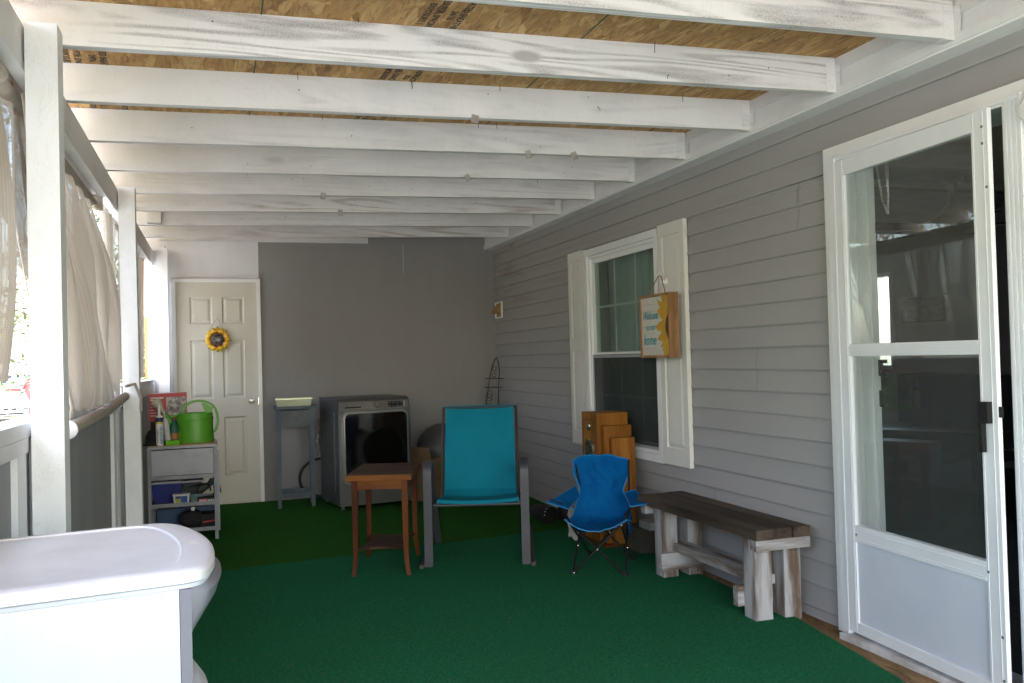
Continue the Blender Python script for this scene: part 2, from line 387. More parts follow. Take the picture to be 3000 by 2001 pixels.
# turf strips (the far one lies under the near one at the seam)
def strip(x0, x1, ya, yb, z0, thick, mat, name, lab, wob=.012, seed=0):
    def fn(u, v):
        y0m, y1m = ya(1), yb(1)
        ex = (x1 - max(0, 3.3 - (y0m + (y1m - y0m) * v)) * .17 if x1 < 2.45 else x1) + wob * (math.sin(v * 23 + seed) * .5 + math.sin(v * 61) * .2)
        x = x0 + (ex - x0) * u
        y0_ = ya(x); y1_ = yb(x); y = y0_ + (y1_ - y0_) * v
        return (x, y, z0 + .002 * mnoise.noise(Vector((x * 3, y * 3, seed))))
    o = obj(name, grid(fn, 40, 90, -thick), mat, smooth=True); return tag(o, lab, 'carpet')
seam = lambda x: 5.355 + .13 * x
strip(-.5, 2.40, lambda x: -1.15, seam, .007, .006, CARPET_F, 'turf_carpet', 'bluish green outdoor turf carpet covering the near part of the porch floor', seed=1)
strip(-.5, 2.485, lambda x: seam(x) - .04, lambda x: 7.965, .0015, .003, CARPET_B, 'turf_carpet', 'darker olive green outdoor turf carpet in front of the back wall', .003, seed=5)

# ================================================================== HOUSE
house = thing('house', (2.5, 0, 0), 0, 'grey vinyl sided house wall with white shuttered window and storm door along the porch', 'house')
DY0, DY1, DZ1 = 2.185, 3.07, 1.985        # door opening
WY0, WY1, WZ0, WZ1 = 4.68, 5.75, .56, 1.905
def siding():
    bm = bmesh.new(); st = .1055; z0 = 1.516 - 15 * st
    def x_at(z):
        k = math.floor((z - z0) / st + 1e-6); t = (z - z0 - k * st) / st
        return 2.5 - .015 * (1 - t) - .001
    def course(za, zb, y0, y1):
        if zb - za < .002: return
        xa, xb = x_at(za + 1e-4), 2.5 - .015 * (1 - ((zb - 1e-4 - z0) / st) % 1) - .001
        hz = za + .008
        wob = lambda y, s: .0012 * math.sin(y * 2.1 + s * 3)
        N = max(2, int((y1 - y0) / .35)); prev = None
        for i in range(N + 1):
            y = y0 + (y1 - y0) * i / N; w_ = wob(y, za * 9)
            cur = [bm.verts.new(p) for p in ((2.5, y, za + w_), (xa + .002, y, za + w_), (xa, y, hz + w_), (xb, y, zb + wob(y, (za + st) * 9)))]
            if prev:
                for k in range(3): bm.faces.new((prev[k], cur[k], cur[k + 1], prev[k + 1]))
            prev = cur
    k = -1
    while z0 + k * st < 2.24:
        za, zb = z0 + k * st, z0 + (k + 1) * st; k += 1
        za_, zb_ = max(za, -.03), min(zb, 2.24)
        spans = []
        def cuts(za, zb):
            s = [(-1.2, 8.0)]
            for (a, c, lo, hi) in ((DY0, DY1, -1, DZ1), (WY0, WY1, WZ0, WZ1)):
                if za >= lo - 1e-6 and zb <= hi + 1e-6:
                    ns = []
                    for (p, q) in s:
                        if c <= p or a >= q: ns.append((p, q))
                        else: ns += [(p, a), (c, q)]
                    s = ns
            return s
        br = sorted(set([za_, zb_] + [z for z in (DZ1, WZ0, WZ1) if za_ < z < zb_]))
        for a, c in zip(br, br[1:]):
            for p, q in cuts(a, c):
                if a == za_ : course(a, c, p, q)
                else: course(a, c, p, q)
    return bm
obj('siding', siding(), SIDING, house, world=True, keepn=False)
INNER = M('interior_wall', (.30, .29, .28), (.26, .25, .24), 2, rough=.8)
bm = bmesh.new()   # wall body behind the siding, with openings
for (y0, y1, z0, z1) in ((-1.2, DY0 - .03, -.6, 2.6), (DY1 + .03, WY0 - .0, -.6, 2.6), (WY1, 8.1, -.6, 2.6), (WY0, WY1, -.6, WZ0), (WY0, WY1, WZ1, 2.6), (DY0 - .03, DY1 + .03, DZ1 + .02, 2.6), (DY0 - .03, DY1 + .03, -.6, -.03)):
    box(bm, 2.503, 2.63, y0, y1, z0, z1)
obj('wall', bm, INNER, house, world=True)
bm = bmesh.new()
for (y, k) in ((3.36, 17), (3.36, 18), (6.35, 15), (6.35, 16), (4.15, 3), (4.15, 4), (6.6, 6), (6.6, 7), (3.72, 10), (3.72, 11), (7.0, 11), (7.0, 12)):
    z = 1.516 - 15 * .1055 + k * .1055; x = 2.5 - .0165
    lo = [bm.verts.new(q) for q in ((x - .0012, y, z + .004), (x + .006, y + .003, z + .004), (x + .006, y + .003, z + .1), (x + .0125, y, z + .1))]
    bm.faces.new([bm.verts.new(q) for q in ((x - .0016, y - .0014, z + .006), (x - .0016, y + .0014, z + .006), (x + .0126, y + .0014, z + .103), (x + .0126, y - .0014, z + .103))])
    for v in lo: bm.verts.remove(v)
obj('siding_joint', bm, M('joint_dark', (.16, .15, .15), rough=.7), house, world=True)  # thin dark strips marking the butt joints of the siding
# eave: soffit strip + white lapped fascia above the rafter ends
bm = bmesh.new(); box(bm, 2.402, 2.5, -1.2, 7.99, 2.205, 2.22); 
obj('soffit', bm, TRIM, house, world=True, bevel=.002)
bm = bmesh.new()
box(bm, 2.395, 2.402, -1.2, 7.99, 2.212, 2.245)
prism(bm, [(2.402, 2.245), (2.410, 2.245), (2.410, 2.31), (2.406, 2.31)], -1.2, 7.99, 'Y')
prism(bm, [(2.400, 2.31), (2.414, 2.31), (2.414, 2.375), (2.408, 2.375)], -1.2, 7.99, 'Y')
prism(bm, [(2.400, 2.375), (2.42, 2.375), (2.42, 2.5), (2.408, 2.5)], -1.2, 7.99, 'Y')
obj('fascia', bm, WH_Y, house, world=True)
# old grey overspray on the soffit lip
# --- window
win = obj('window', B(2.5, 2.6, WY0, WY1, WZ0, WZ0 + .012), TRIM, house, world=True)
def rect_frame(x0, x1, y0, y1, z0, z1, w_, wz=None):
    wz = wz or w_; bm = bmesh.new()
    box(bm, x0, x1, y0, y1, z0, z0 + wz); box(bm, x0, x1, y0, y1, z1 - wz, z1)
    box(bm, x0, x1, y0, y0 + w_, z0 + wz, z1 - wz); box(bm, x0, x1, y1 - w_, y1, z0 + wz, z1 - wz); return bm
fr = rect_frame(2.462, 2.56, WY0 - .015, WY1 + .015, WZ0 - .02, WZ1 + .02, .045)
join(fr, rect_frame(2.478, 2.55, WY0 + .03, WY1 - .03, WZ0 + .025, WZ1 - .025, .022))
obj('window_frame', fr, TRIM, win, world=True, bevel=.003)
MID = 1.19
obj('upper_sash', rect_frame(2.495, 2.52, WY0 + .05, WY1 - .05, MID - .02, WZ1 - .045, .028, .034), TRIM, win, world=True, bevel=.003)
obj('lower_sash', rect_frame(2.528, 2.55, WY0 + .05, WY1 - .05, WZ0 + .045, MID + .02, .03, .036), TRIM, win, world=True, bevel=.003)
ml = bmesh.new()
for zz0, zz1, xx in ((MID + .01, WZ1 - .07, 2.512), (WZ0 + .08, MID - .01, 2.543)):
    for k in (1, 2):
        yy = WY0 + .07 + (WY1 - WY0 - .14) * k / 3; box(ml, xx, xx + .006, yy - .008, yy + .008, zz0, zz1)
    zz = (zz0 + zz1) / 2; box(ml, xx + .001, xx + .005, WY0 + .07, WY1 - .07, zz - .008, zz + .008)
obj('muntin', ml, M('muntin_grey', (.78, .8, .8), rough=.5), win, world=True)
obj('pane', B(2.505, 2.508, WY0 + .07, WY1 - .07, MID, WZ1 - .07), WGLASS, win, world=True)
obj('pane', B(2.537, 2.540, WY0 + .07, WY1 - .07, WZ0 + .07, MID), WGLASS, win, world=True)
scm, n, l, b = new_mat('insect_screen'); out = n.get('Material Output')
df = n.new('ShaderNodeBsdfDiffuse'); df.inputs[0].default_value = (.06, .068, .066, 1); tr = n.new('ShaderNodeBsdfTransparent'); mx = n.new('ShaderNodeMixShader'); mx.inputs[0].default_value = .5
l.new(tr.outputs[0], mx.inputs[1]); l.new(df.outputs[0], mx.inputs[2]); l.new(mx.outputs[0], out.inputs[0])
obj('insect_screen', B(2.487, 2.4885, WY0 + .05, WY1 - .05, WZ0 + .05, MID), scm, win, world=True)
obj('screen_frame', rect_frame(2.484, 2.492, WY0 + .052, WY1 - .052, WZ0 + .047, MID - .004, .018), M('screen_frame_grey', (.35, .36, .38), rough=.5), win, world=True)
# --- shutters
def shutter(y0, y1):
    z0, z1 = .545, 1.935; x0, x1 = 2.462, 2.487; bm = bmesh.new()
    w_ = y1 - y0; m_ = (z0 + z1) / 2 + .03
    box(bm, x0 + .012, x1, y0, y1, z0, z1)                           # back sheet
    for a, c in ((y0, y0 + .05), (y1 - .05, y1)): box(bm, x0, x0 + .0125, a, c, z0, z1)
    for a, c in ((z0, z0 + .10), (m_ - .045, m_ + .045), (z1 - .07, z1)): box(bm, x0, x0 + .0125, y0 + .05, y1 - .05, a, c)
    for a, c in ((z0 + .10, m_ - .045), (m_ + .045, z1 - .07)):       # raised panel with sloped border
        ya, yb = y0 + .05, y1 - .05; q = .028
        lo = [bm.verts.new((x0 + .0118, *p)) for p in ((ya, a), (yb, a), (yb, c), (ya, c))]
        hi = [bm.verts.new((x0 + .002, *p)) for p in ((ya + q, a + q), (yb - q, a + q), (yb - q, c - q), (ya + q, c - q))]
        bm.faces.new(hi)
        for k in range(4): bm.faces.new((lo[k], lo[(k + 1) % 4], hi[(k + 1) % 4], hi[k]))
    return obj('shutter', bm, SHUT, house, world=True)
shutter(4.35, 4.655); shutter(5.775, 6.06)
# --- entry door frame (brickmould) and storm door
bm = bmesh.new()
box(bm, 2.452, 2.502, DY1, DY1 + .06, .005, 2.03); box(bm, 2.452, 2.502, DY0 - .10, DY0, .005, 2.03)
box(bm, 2.452, 2.502, DY0, DY1, DZ1 - .02, 2.03)
box(bm, 2.5, 2.66, DY1, DY1 + .03, 0, 2.0); box(bm, 2.5, 2.66, DY0 - .03, DY0, 0, 2.0); box(bm, 2.5, 2.66, DY0, DY1, DZ1 - .018, DZ1 + .02)
box(bm, 2.62, 2.64, DY1 - .012, DY1, 0, DZ1 - .02)
box(bm, 2.56, 2.575, DY1 - .014, DY1, 0, DZ1 - .02)
dfm = obj('door_frame', bm, TRIM, house, world=True, bevel=.003)
bm = bmesh.new()                                   # aluminium Z-bar the door hangs in
box(bm, 2.438, 2.452, DY1 - .035, DY1 + .02, .02, 1.99); box(bm, 2.43, 2.438, DY1 - .034, DY1 - .024, .02, 1.985)
box(bm, 2.438, 2.452, DY0 - .045, DY0 + .03, .02, 1.99)
for q in (.0, .018, .036, .054): box(bm, 2.433, 2.438, DY0 - .043 + q, DY0 - .034 + q, .02, 1.985)
box(bm, 2.438, 2.452, DY0 + .03, DY1 - .035, 1.962, 1.99); box(bm, 2.43, 2.438, DY0 - .03, DY1 - .03, 1.972, 1.982)
obj('hinge_bar', bm, ALU, dfm, world=True, bevel=.0015)
o = obj('sill', B(2.40, 2.66, DY0 - .05, DY1 - .01, -.01, .02), M('worn_sill', (.62, .62, .63), (.4, .38, .36), 9, rough=.5), dfm, world=True, bevel=.004)
bm = bmesh.new()
for yy in (2.95, 2.72, 2.49, 2.3): lathe(bm, [(.006, 0), (.005, -.003), (.002, -.0045)], (2.438, yy, 1.978), 10, 'X')
obj('screw', bm, CHROME, dfm, world=True)
A = rad(3.35); dd_ = Vector((-math.sin(A), -math.cos(A), 0)); dn_ = Vector((-math.cos(A), math.sin(A), 0))
DM = Matrix(((dd_.x, dn_.x, 0, 2.432), (dd_.y, dn_.y, 0, 3.045), (0, 0, 1, 0), (0, 0, 0, 1)))   # s, t(outwards), z
def DB(bm, s0, s1, t0, t1, z0, z1): return box(bm, s0, s1, t0, t1, z0, z1, mat=DM)
bm = bmesh.new(); W_ = .822
DB(bm, .006, .068, -.028, 0, .035, 1.957); DB(bm, W_ - .07, W_, -.017, 0, .035, 1.957)
DB(bm, .068, W_ - .07, -.028, 0, 1.892, 1.957); DB(bm, .068, W_ - .07, -.028, 0, .035, .078)
DB(bm, .068, W_ - .07, -.028, 0, .405, .472)
sd_ = obj('storm_door', bm, ALU, house, world=True, bevel=.002)
bm = bmesh.new(); DB(bm, .066, W_ - .068, -.018, -.008, .076, .407); obj('kick_panel', bm, PANELW, sd_, world=True)
bm = bmesh.new()
for z in (.452, .418, .41, 1.19, 1.178, 1.166): DB(bm, .069, W_ - .071, -.006, .0025, z, z + .003)
for s in (.055, .06): DB(bm, s, s + .002, -.003, .0015, .04, 1.95)
for s in (W_ - .062, W_ - .02): DB(bm, s, s + .002, -.003, .0015, .04, 1.95)
obj('moulding', bm, ALU, sd_, world=True)
bm = bmesh.new(); DB(bm, .066, W_ - .068, -.026, -.001, 1.155, 1.203); obj('mid_rail', bm, ALU, sd_, world=True, bevel=.002)
bm = bmesh.new(); DB(bm, .064, W_ - .066, -.014, -.010, 1.20, 1.896); obj('glass', bm, GLASS, sd_, world=True)
bm = bmesh.new(); DB(bm, .064, W_ - .066, -.018, -.014, .468, 1.16); obj('glass', bm, GLASS, sd_, world=True)
bm = bmesh.new()
DB(bm, .765, .802, 0, .022, .93, 1.0); DB(bm, .768, .780, .008, .026, .835, .93)
DB(bm, W_, W_ + .010, -.014, -.004, .95, .985)
obj('handle', bm, BLACKP, sd_, world=True, bevel=.002)
bm = bmesh.new()
for z in (.24, .1, 1.86, 1.81): lathe(bm, [(.006, 0), (.005, .003), (.001, .004)], (0, 0, 0), 10, 'Y'); 
bm.free(); bm = bmesh.new()
for s, z in ((.81, .24), (.81, .1), (.80, 1.9), (.80, 1.845), (.075, .435), (.76, .44), (.812, 1.70)):
    DB(bm, s - .004, s + .004, 0, .002, z - .004, z + .004)
obj('screw', bm, M('screw_grey', (.12, .12, .13), rough=.4), sd_, world=True)
bm = bmesh.new()
for z in (.30, .45, .93, 1.05, 1.62, 1.72): DB(bm, .0, .006, -.01, .001, z, z + .012)
DB(bm, .0, .006, -.01, .0015, .05, .13)
obj('hinge', bm, BLACKP, sd_, world=True)
bm = bmesh.new()                                        # closer chain with spring inside the glass
def chain(pts, w_=.004):
    for i in range(len(pts) - 1):
        a, c = Vector(pts[i]), Vector(pts[i + 1]); k = max(2, int((c - a).length / .011))
        for j in range(k):
            p = a + (c - a) * (j + .5) / k; d = (c - a).normalized()
            s = Vector((1, 0, 0)) if j % 2 else Vector((0, 1, 0))
            ring = [DM @ (p + d * (.0085 * math.cos(q)) + s * (w_ * math.sin(q))) for q in [2 * PI * m / 8 for m in range(8)]]
            tube(bm, ring, .0011, 5, closed=True)
chain([(.235, -.03, 1.90), (.262, -.03, 1.76), (.285, -.035, 1.70), (.297, -.03, 1.78), (.296, -.03, 1.84)])
tube(bm, [DM @ Vector((.296 + .006 * math.cos(t), -.03 + .006 * math.sin(t), 1.84 + t * .0007)) for t in [i * .6 for i in range(150)]], .0012, 4)
obj('chain', bm, plain_metal('chain_metal', (.75, .73, .68), .25), sd_, world=True)
bm = bmesh.new()
for z in (1.075, .955):
    for q in ((.205, .24, z, z + .014), (.205, .24, z + .05, z + .064), (.205, .215, z, z + .06)): DB(bm, q[0], q[1], -.045, -.03, q[2], q[3])
obj('latch_bracket', bm, BLACKP, sd_, world=True)
# porch light at the right edge of the frame
pl = thing('porch_light', (2.452, 2.09, 1.92), 0, 'white rounded porch light on the trim right of the storm door', 'light')
obj('backplate', B(-.012, 0, -.04, .04, -.07, .07), TRIM, pl, bevel=.004)
obj('cover', L([(.0, -.03), (.038, -.028), (.042, -.012), (.042, 0)], (-.012, 0, 0), 20, 'X'), TRIM, pl, smooth=True)

# ================================================================== INTERIOR seen through glass
room = thing('living_room', (4.6, 4, 0), 0, 'dark grey living room interior seen through the storm door glass', 'room')
bm = bmesh.new(); box(bm, 6.6, 6.7, 3.0, 7.42, 0, 2.4); box(bm, 6.6, 6.7, .0, 2.0, 0, 2.4); box(bm, 6.6, 6.7, 2.0, 3.0, 0, .9); box(bm, 6.6, 6.7, 2.0, 3.0, 2.0, 2.4); box(bm, 6.6, 6.7, 7.72, 9.3, 0, 2.4); box(bm, 6.6, 6.7, 7.42, 7.72, 0, 1.0); box(bm, 6.6, 6.7, 7.42, 7.72, 1.92, 2.4)  # opening in the unseen stretch is added to let daylight into the room
box(bm, 2.64, 6.6, 9.2, 9.3, 0, 2.4); box(bm, 2.64, 6.6, -.1, 0, 0, 2.4)
obj('wall', bm, M('room_wall', (.42, .42, .40), (.38, .38, .36), 2, rough=.8), room, world=True)
obj('ceiling', B(2.63, 6.7, -.1, 9.3, 2.4, 2.5), M('room_ceiling', (.4, .39, .37), rough=.8), room, world=True)
bm = bmesh.new()
for y in (1.6, 3.4, 5.2, 7.0): box(bm, 2.65, 6.59, y, y + .09, 2.35, 2.399)
obj('ceiling_batten', bm, M('batten', (.25, .24, .22), rough=.7), room, world=True)
obj('carpet', B(2.52, 6.6, 0, 9.2, -.03, -.005), M('room_floor', (.045, .04, .035), (.03, .027, .025), 5, rough=.9), room, world=True)
bm = rect_frame(6.57, 6.6, 7.38, 7.76, .96, 1.96, .04)
wf = obj('window', bm, TRIM, room, world=True)
bm = bmesh.new()
def cw(u, v): return (6.55 + .012 * math.sin(u * 50), 7.60 + .22 * u, .92 + 1.06 * v)
obj('curtain', grid(cw, 60, 2), SHADE, room, world=True, smooth='all')
fan = thing('ceiling_fan', (5.0, 4.98, 0), .3, 'bronze ceiling fan with dark blades under the living room ceiling', 'fan')
BRZ = M('bronze', (.20, .15, .11), (.12, .09, .07), 8, rough=.5, metal=.3)
obj('housing', L([(.001, 2.40), (.075, 2.395), (.07, 2.36), (.03, 2.345), (.022, 2.25), (.035, 2.2), (.10, 2.13), (.17, 2.06), (.175, 2.02), (.12, 1.98), (.001, 1.975)], n=28), BRZ, fan, smooth=True)
for k in range(5):
    a = k * 2 * PI / 5 + .2; mt = Matrix.Rotation(a, 4, 'Z') @ Matrix.Translation((.19, 0, 2.03)) @ Matrix.Rotation(.2, 4, 'X')
    bm = bmesh.new(); prism(bm, [(0, -.045), (.08, -.06), (.42, -.075), (.47, -.05), (.48, 0), (.47, .05), (.42, .075), (.08, .06), (0, .045)], 0, .006); bmesh.ops.transform(bm, matrix=mt, verts=bm.verts)
    obj('blade', bm, M('blade_wood', (.09, .07, .05), (.06, .045, .035), 5, rough=.85, spec=.1) if k == 0 else bpy.data.materials['blade_wood'], fan)
LEA = M('black_leather', (.02, .02, .02), (.032, .031, .03), 5, rough=.45, bmp=.2, bscale=50)
rc = thing('recliner', (4.15, 4.75, 0), rad(25), 'black padded recliner behind the lower storm door glass', 'armchair')
obj('seat', B(-.3, .3, -.42, .28, .12, .46), LEA, rc, bevel=.07, smooth=True, seg=4)
for s in (-1, 1): obj('armrest', B(s * .36 - .08, s * .36 + .08, -.45, .32, .1, .62), LEA, rc, bevel=.06, smooth=True, seg=4)
bm = bmesh.new(); box(bm, -.31, .31, .18, .40, .4, .82); box(bm, -.28, .28, .20, .42, .80, 1.10); bmesh.ops.transform(bm, matrix=Matrix.Translation((0, .1, .4)) @ Matrix.Rotation(-.15, 4, 'X') @ Matrix.Translation((0, -.1, -.4)), verts=bm.verts)
obj('backrest', bm, LEA, rc, bevel=.09, smooth=True, seg=4)
sf = thing('sofa', (6.1, 6.1, 0), rad(90), 'dark sofa along the far living room wall', 'sofa')
obj('seat', B(-1.0, 1.0, -.5, .3, .1, .45), LEA, sf, bevel=.05, smooth=True); obj('backrest', B(-1.0, 1.0, -.5, -.25, .4, .92), LEA, sf, bevel=.06, smooth=True)
sf.rotation_euler = (0, 0, rad(90)); 
tb = thing('coffee_table', (4.9, 4.0, 0), .2, 'dark coffee table on the living room floor', 'table')
DKW = M('dark_wood', (.035, .018, .012), (.02, .01, .008), 6, rough=.4)
obj('tabletop', B(-.5, .5, -.3, .3, .42, .46), DKW, tb, bevel=.01)
for sx in (-1, 1):
    for sy in (-1, 1): obj('leg', T([(sx * .42, sy * .23, .42), (sx * .46, sy * .26, .2), (sx * .42, sy * .24, 0)], [.022, .016, .012]), DKW, tb, smooth=True)
pc = thing('wall_picture', (6.58, 6.96, 1.545), 0, 'wide framed picture on the grey living room wall', 'picture')
obj('frame', rect_frame(-.02, .018, -.28, .28, -.125, .125, .02), M('picture_frame', (.06, .05, .045), rough=.5), pc)
obj('canvas', B(-.005, .01, -.262, .262, -.107, .107), M('picture_canvas', (.18, .17, .15), (.09, .085, .08), 9, (1, 1, 4), .8), pc)
lp = thing('table_lamp', (5.3, 4.55, 0), 0, 'table lamp with pleated cream shade seen through the door gap', 'lamp')
obj('lamp_base', L([(.1, .46), (.1, .48), (.03, .5), (.06, .62), (.07, .7), (.02, .86), (.012, 1.06)], n=20), BRZ, lp, smooth=True)
obj('lamp_shade', L([(.17, 1.03), (.165, 1.06), (.10, 1.29), (.095, 1.30)], n=40), M('lamp_shade_cream', (.75, .62, .36), (.65, .52, .3), 12, rough=.8), lp, smooth=True)
obj('side_table', B(-.2, .2, -.2, .2, .0, .46), DKW, lp, bevel=.01)
# pale roller blind behind the porch window
bl = thing('window_blind', (2.66, 5.2, 0), 0, 'pale green grey blind hanging behind the porch window panes', 'blind')
def blf(u, v): return (.0 + .006 * math.sin(u * 70), -.6 + 1.2 * u, .5 + 1.5 * v)
obj('cloth', grid(blf, 120, 2), M('blind_cloth', (.46, .49, .47), (.40, .44, .42), 3, rough=.8), bl, smooth='all')

# ================================================================== PORCH
porch = thing('porch', (0, 0, 0), 0, 'white painted open porch frame with posts, rafters and strand board roof', 'porch')
ZS = .018                                   # rafter fall per metre towards the yard
def zr(x): return 2.228 - ZS * (2.4 - x)
def raft_bm(x0=-.60):
    x1 = 2.398; bm = bmesh.new(); N = 16; rows = []
    for i in range(N + 1):
        x = x0 + (x1 - x0) * i / N; z = zr(x) + .0012 * mnoise.noise(Vector((x * 2, 0, 0)))
        rows.append([bm.verts.new(p) for p in ((x, -.019, z), (x, .019, z), (x, .019, z + .139), (x, -.019, z + .139))])
    for a, c in zip(rows, rows[1:]):
        for k in range(4): bm.faces.new((a[k], a[(k + 1) % 4], c[(k + 1) % 4], c[k]))
    bm.faces.new(rows[0]); bm.faces.new(rows[-1][::-1]); return bm
ry0 = 2.377; RY = [ry0 + .6085 * k for k in range(-5, 9)] + [ry0 - .6085 * 6]  # last rafter out of view; roof lengthened there to push back the sunlit floor
proto = None
def hanger():
    bm = bmesh.new(); x = 2.398; z = zr(2.4)
    box(bm, x - .045, x, -.0215, -.0193, z - .002, z + .115); box(bm, x - .045, x, .0193, .0215, z - .002, z + .115)
    box(bm, x - .045, x, -.0215, .0215, z - .0045, z - .002)
    for s in (-1, 1):
        box(bm, x - .0025, x - .0005, min(s * .0215, s * .05), max(s * .0215, s * .05), z + .01, z + .11)
        for k in range(4):
            lathe(bm, [(.0045, 0), (.004, -.002), (.001, -.003)], (x - .0025, s * .038, z + .025 + k * .024), 6, 'X')
            if s < 0: lathe(bm, [(.0045, 0), (.004, -.002), (.001, -.003)], (x - .015 - .015 * (k % 2), -.0215, z + .015 + k * .026), 6, 'Y')
    return bm
pr = obj('rafter', raft_bm(), WH_A, porch); hp = obj('joist_hanger', hanger(), WH_B, pr)
mats = {5: WH_A, 6: WH_A, 11: WH_C, 13: WH_C, 12: WH_B}
for k, y in enumerate(RY):
    if k == 0: r = pr
    else:
        r = pr.copy(); COL.objects.link(r); h = hp.copy(); COL.objects.link(h); h.parent = r
    r.location = (0, y, 0)
    mm = mats.get(k, WH_B)
    if k: r.data = pr.data.copy(); r.data.materials[0] = mm
    if mm is WH_C: r['label'] = 'rafter with brown water stains'
    elif mm is WH_A and k in (5, 6): r['label'] = 'rafter with worn paint and grey grain'
# deck
bm = bmesh.new(); x0, x1 = -.75, 2.41
vs = []
for (x, y) in ((x0, -1.4), (x1, -1.4), (x1, 8.2), (x0, 8.2)):
    vs.append(bm.verts.new((x, y, zr(x) + .14)))
for (x, y) in ((x0, -1.4), (x1, -1.4), (x1, 8.2), (x0, 8.2)): vs.append(bm.verts.new((x, y, zr(x) + .152)))
for f in ((0, 3, 2, 1), (4, 5, 6, 7), (0, 1, 5, 4), (1, 2, 6, 5), (2, 3, 7, 6), (3, 0, 4, 7)): bm.faces.new([vs[i] for i in f])
deck = obj('roof_deck', bm, OSB, porch)
obj('roofing', B(-.8, 2.6, -1.45, 8.3, 2.42, 2.46), M('shingles', (.08, .08, .08), rough=.9), porch)
bm = bmesh.new()
for x in (.155, 1.285): box(bm, x - .0022, x + .0022, -.7, 7.95, zr(x) + .1375, zr(x) + .1395)
obj('panel_seam', bm, SEAM, deck)
# mill stamps printed on the board, reading away from the camera
slope = Vector((1, 0, ZS)).normalized()
def stamp(x, y, lines, size=.034):
    bm = bmesh.new()
    for k, (s, dy, sz) in enumerate(lines):
        xx = x - k * .042
        join(bm, text_bm(s, sz or size, frame_m((xx, y + dy, zr(xx) + .1385), (-.06, 1, 0), (1, .06, ZS)), .0003, bold=.0008))
    return bm
STA = [('RATED SHEATHING', 0, None), ('24/16', .10, None), ('SIZED FOR SPACING', -.03, None), ('EXPOSURE 1', .05, None)]
STB = [('CONSTRUCTION', 0, None), ('7/16', .12, None), ('PANEL GRADE', 0, None), ('THICKNESS', .02, None)]
bm = bmesh.new()
for (x, y, Ls) in ((.80, 2.66, STA), (.78, 3.32, STB), (.76, 4.00, STA), (-.38, 3.32, STA), (-.37, 4.00, STB), (1.98, 1.4, STA), (.82, 1.9, STB)):
    join(bm, stamp(x, y + .05, Ls))
join(bm, text_bm('d', .12, frame_m((.86, 2.63, zr(.8) + .1384), (0, 1, 0), (1, 0, ZS)), .0003, bold=.004))
obj('mill_stamp', bm, INK, deck)
# nails poking through the roof and rafters
bm = bmesh.new(); rn = random.Random(3)
for k in range(3, 13):
    for j in range(4):
        x = rn.uniform(-.3, 2.3); y = RY[k] + (.022 if rn.random() < .25 else -.024) - rn.uniform(0, .03); z = zr(x) + .14; dl = rn.uniform(.015, .045)
        tube(bm, [(x, y, z), (x + rn.uniform(-.006, .006), y + rn.uniform(-.004, .004), z - dl)], .0014, 5)
for k in range(2, 13):
    for j in range(4):
        x = rn.uniform(-.3, 2.2); z = zr(x) + rn.uniform(.02, .12); y = RY[k] - .0193
        dx, dz = rn.uniform(-.012, .012), rn.uniform(-.02, .006); lathe(bm, [(.0028, 0), (.0028, -.0012), (.001, -.002)], (x, y, z), 6, 'Y')
        if j < 1: tube(bm, [(x, y, z), (x + dx, y - .012, z + dz)], .0012, 4)
obj('nail', bm, NAIL, deck)
bm = bmesh.new()
rr = random.Random(12)
for (x, k) in ((.27, 5), (1.05, 7), (1.35, 9), (1.5, 8), (.62, 10), (.8, 11), (1.75, 8)):
    y = RY[k] - .0205; z = zr(x) + .004
    a = rr.uniform(-.5, .5); box(bm, -.016, .016, -.0008, .0006, -.03, .012, mat=Matrix.Translation((x, y, z)) @ Matrix.Rotation(a, 4, 'Y') @ Matrix.Rotation(rr.uniform(-.3, .1), 4, 'X'))
obj('tape_scrap', bm, M('old_tape', (.45, .43, .40), (.3, .28, .26), 20, rough=.3), deck)
# beam on the yard side and posts
BX = -.51
bm = bmesh.new()
box(bm, BX - .04, BX, -1.3, 5.28, 2.04, 2.172); 
obj('beam', bm, WH_Y, porch, bevel=.003)
obj('beam', B(BX - .04, BX, 5.283, 8.0, 2.04, 2.172), WH_Y, porch, bevel=.003)
obj('outer_beam', B(BX - .11, BX - .072, -1.3, 8.0, 2.04, 2.175), WH_Y, porch, bevel=.003)
for (px_, py_, top, lean) in ((-.418, 2.78, 2.18, 0), (-.418, 5.22, 2.18, .008), (-.385, 7.83, 2.18, 0), (-.418, -.05, 2.18, 0)):
    bm = B(px_ - .084, px_, py_, py_ + .092, -.01, zr(-.5) - .002)
    for v in bm.verts:
        if v.co.z < 1: v.co.x += lean * 1.5
    obj('post', bm, WH_Z, porch, bevel=.004)
# spacer block seen above the middle post
obj('block', B(-.45, -.36, RY[12] - .06, RY[12] - .0195, zr(-.4) + .01, zr(-.4) + .128), WH_B, porch, bevel=.002)
# half wall: rails, grey panels, trim boards
rl = obj('top_rail', B(-.60, BX, -1.2, 5.25, 1.0, 1.041), WH_Y, porch, bevel=.003); 
obj('top_rail', B(-.60, BX, 5.3, 7.98, 1.045, 1.085), WH_Y, porch, bevel=.003)
obj('rail_face', B(BX - .038, BX + .0, -1.2, 2.79, .958, .999), WH_Y, porch, bevel=.002)
obj('rail_face', B(BX - .038, BX + .0, 2.87, 5.25, .958, .999), WH_Y, porch, bevel=.002)
obj('rail_face', B(BX - .038, BX + .0, 5.3, 7.98, .975, 1.044), WH_Y, porch, bevel=.002)
pn = obj('half_wall_panel', B(BX - .055, BX - .022, -1.2, 8.0, -.3, .97), GREYPAN, porch)
for (a, c) in ((2.66, 2.775), (2.90, 3.03), (4.93, 5.055), (5.075, 5.215), (5.4, 5.5), (7.7, 7.8)):
    obj('trim_board', B(BX - .021, BX - .004, a, c, 0, .957), WH_Z, porch, bevel=.002)
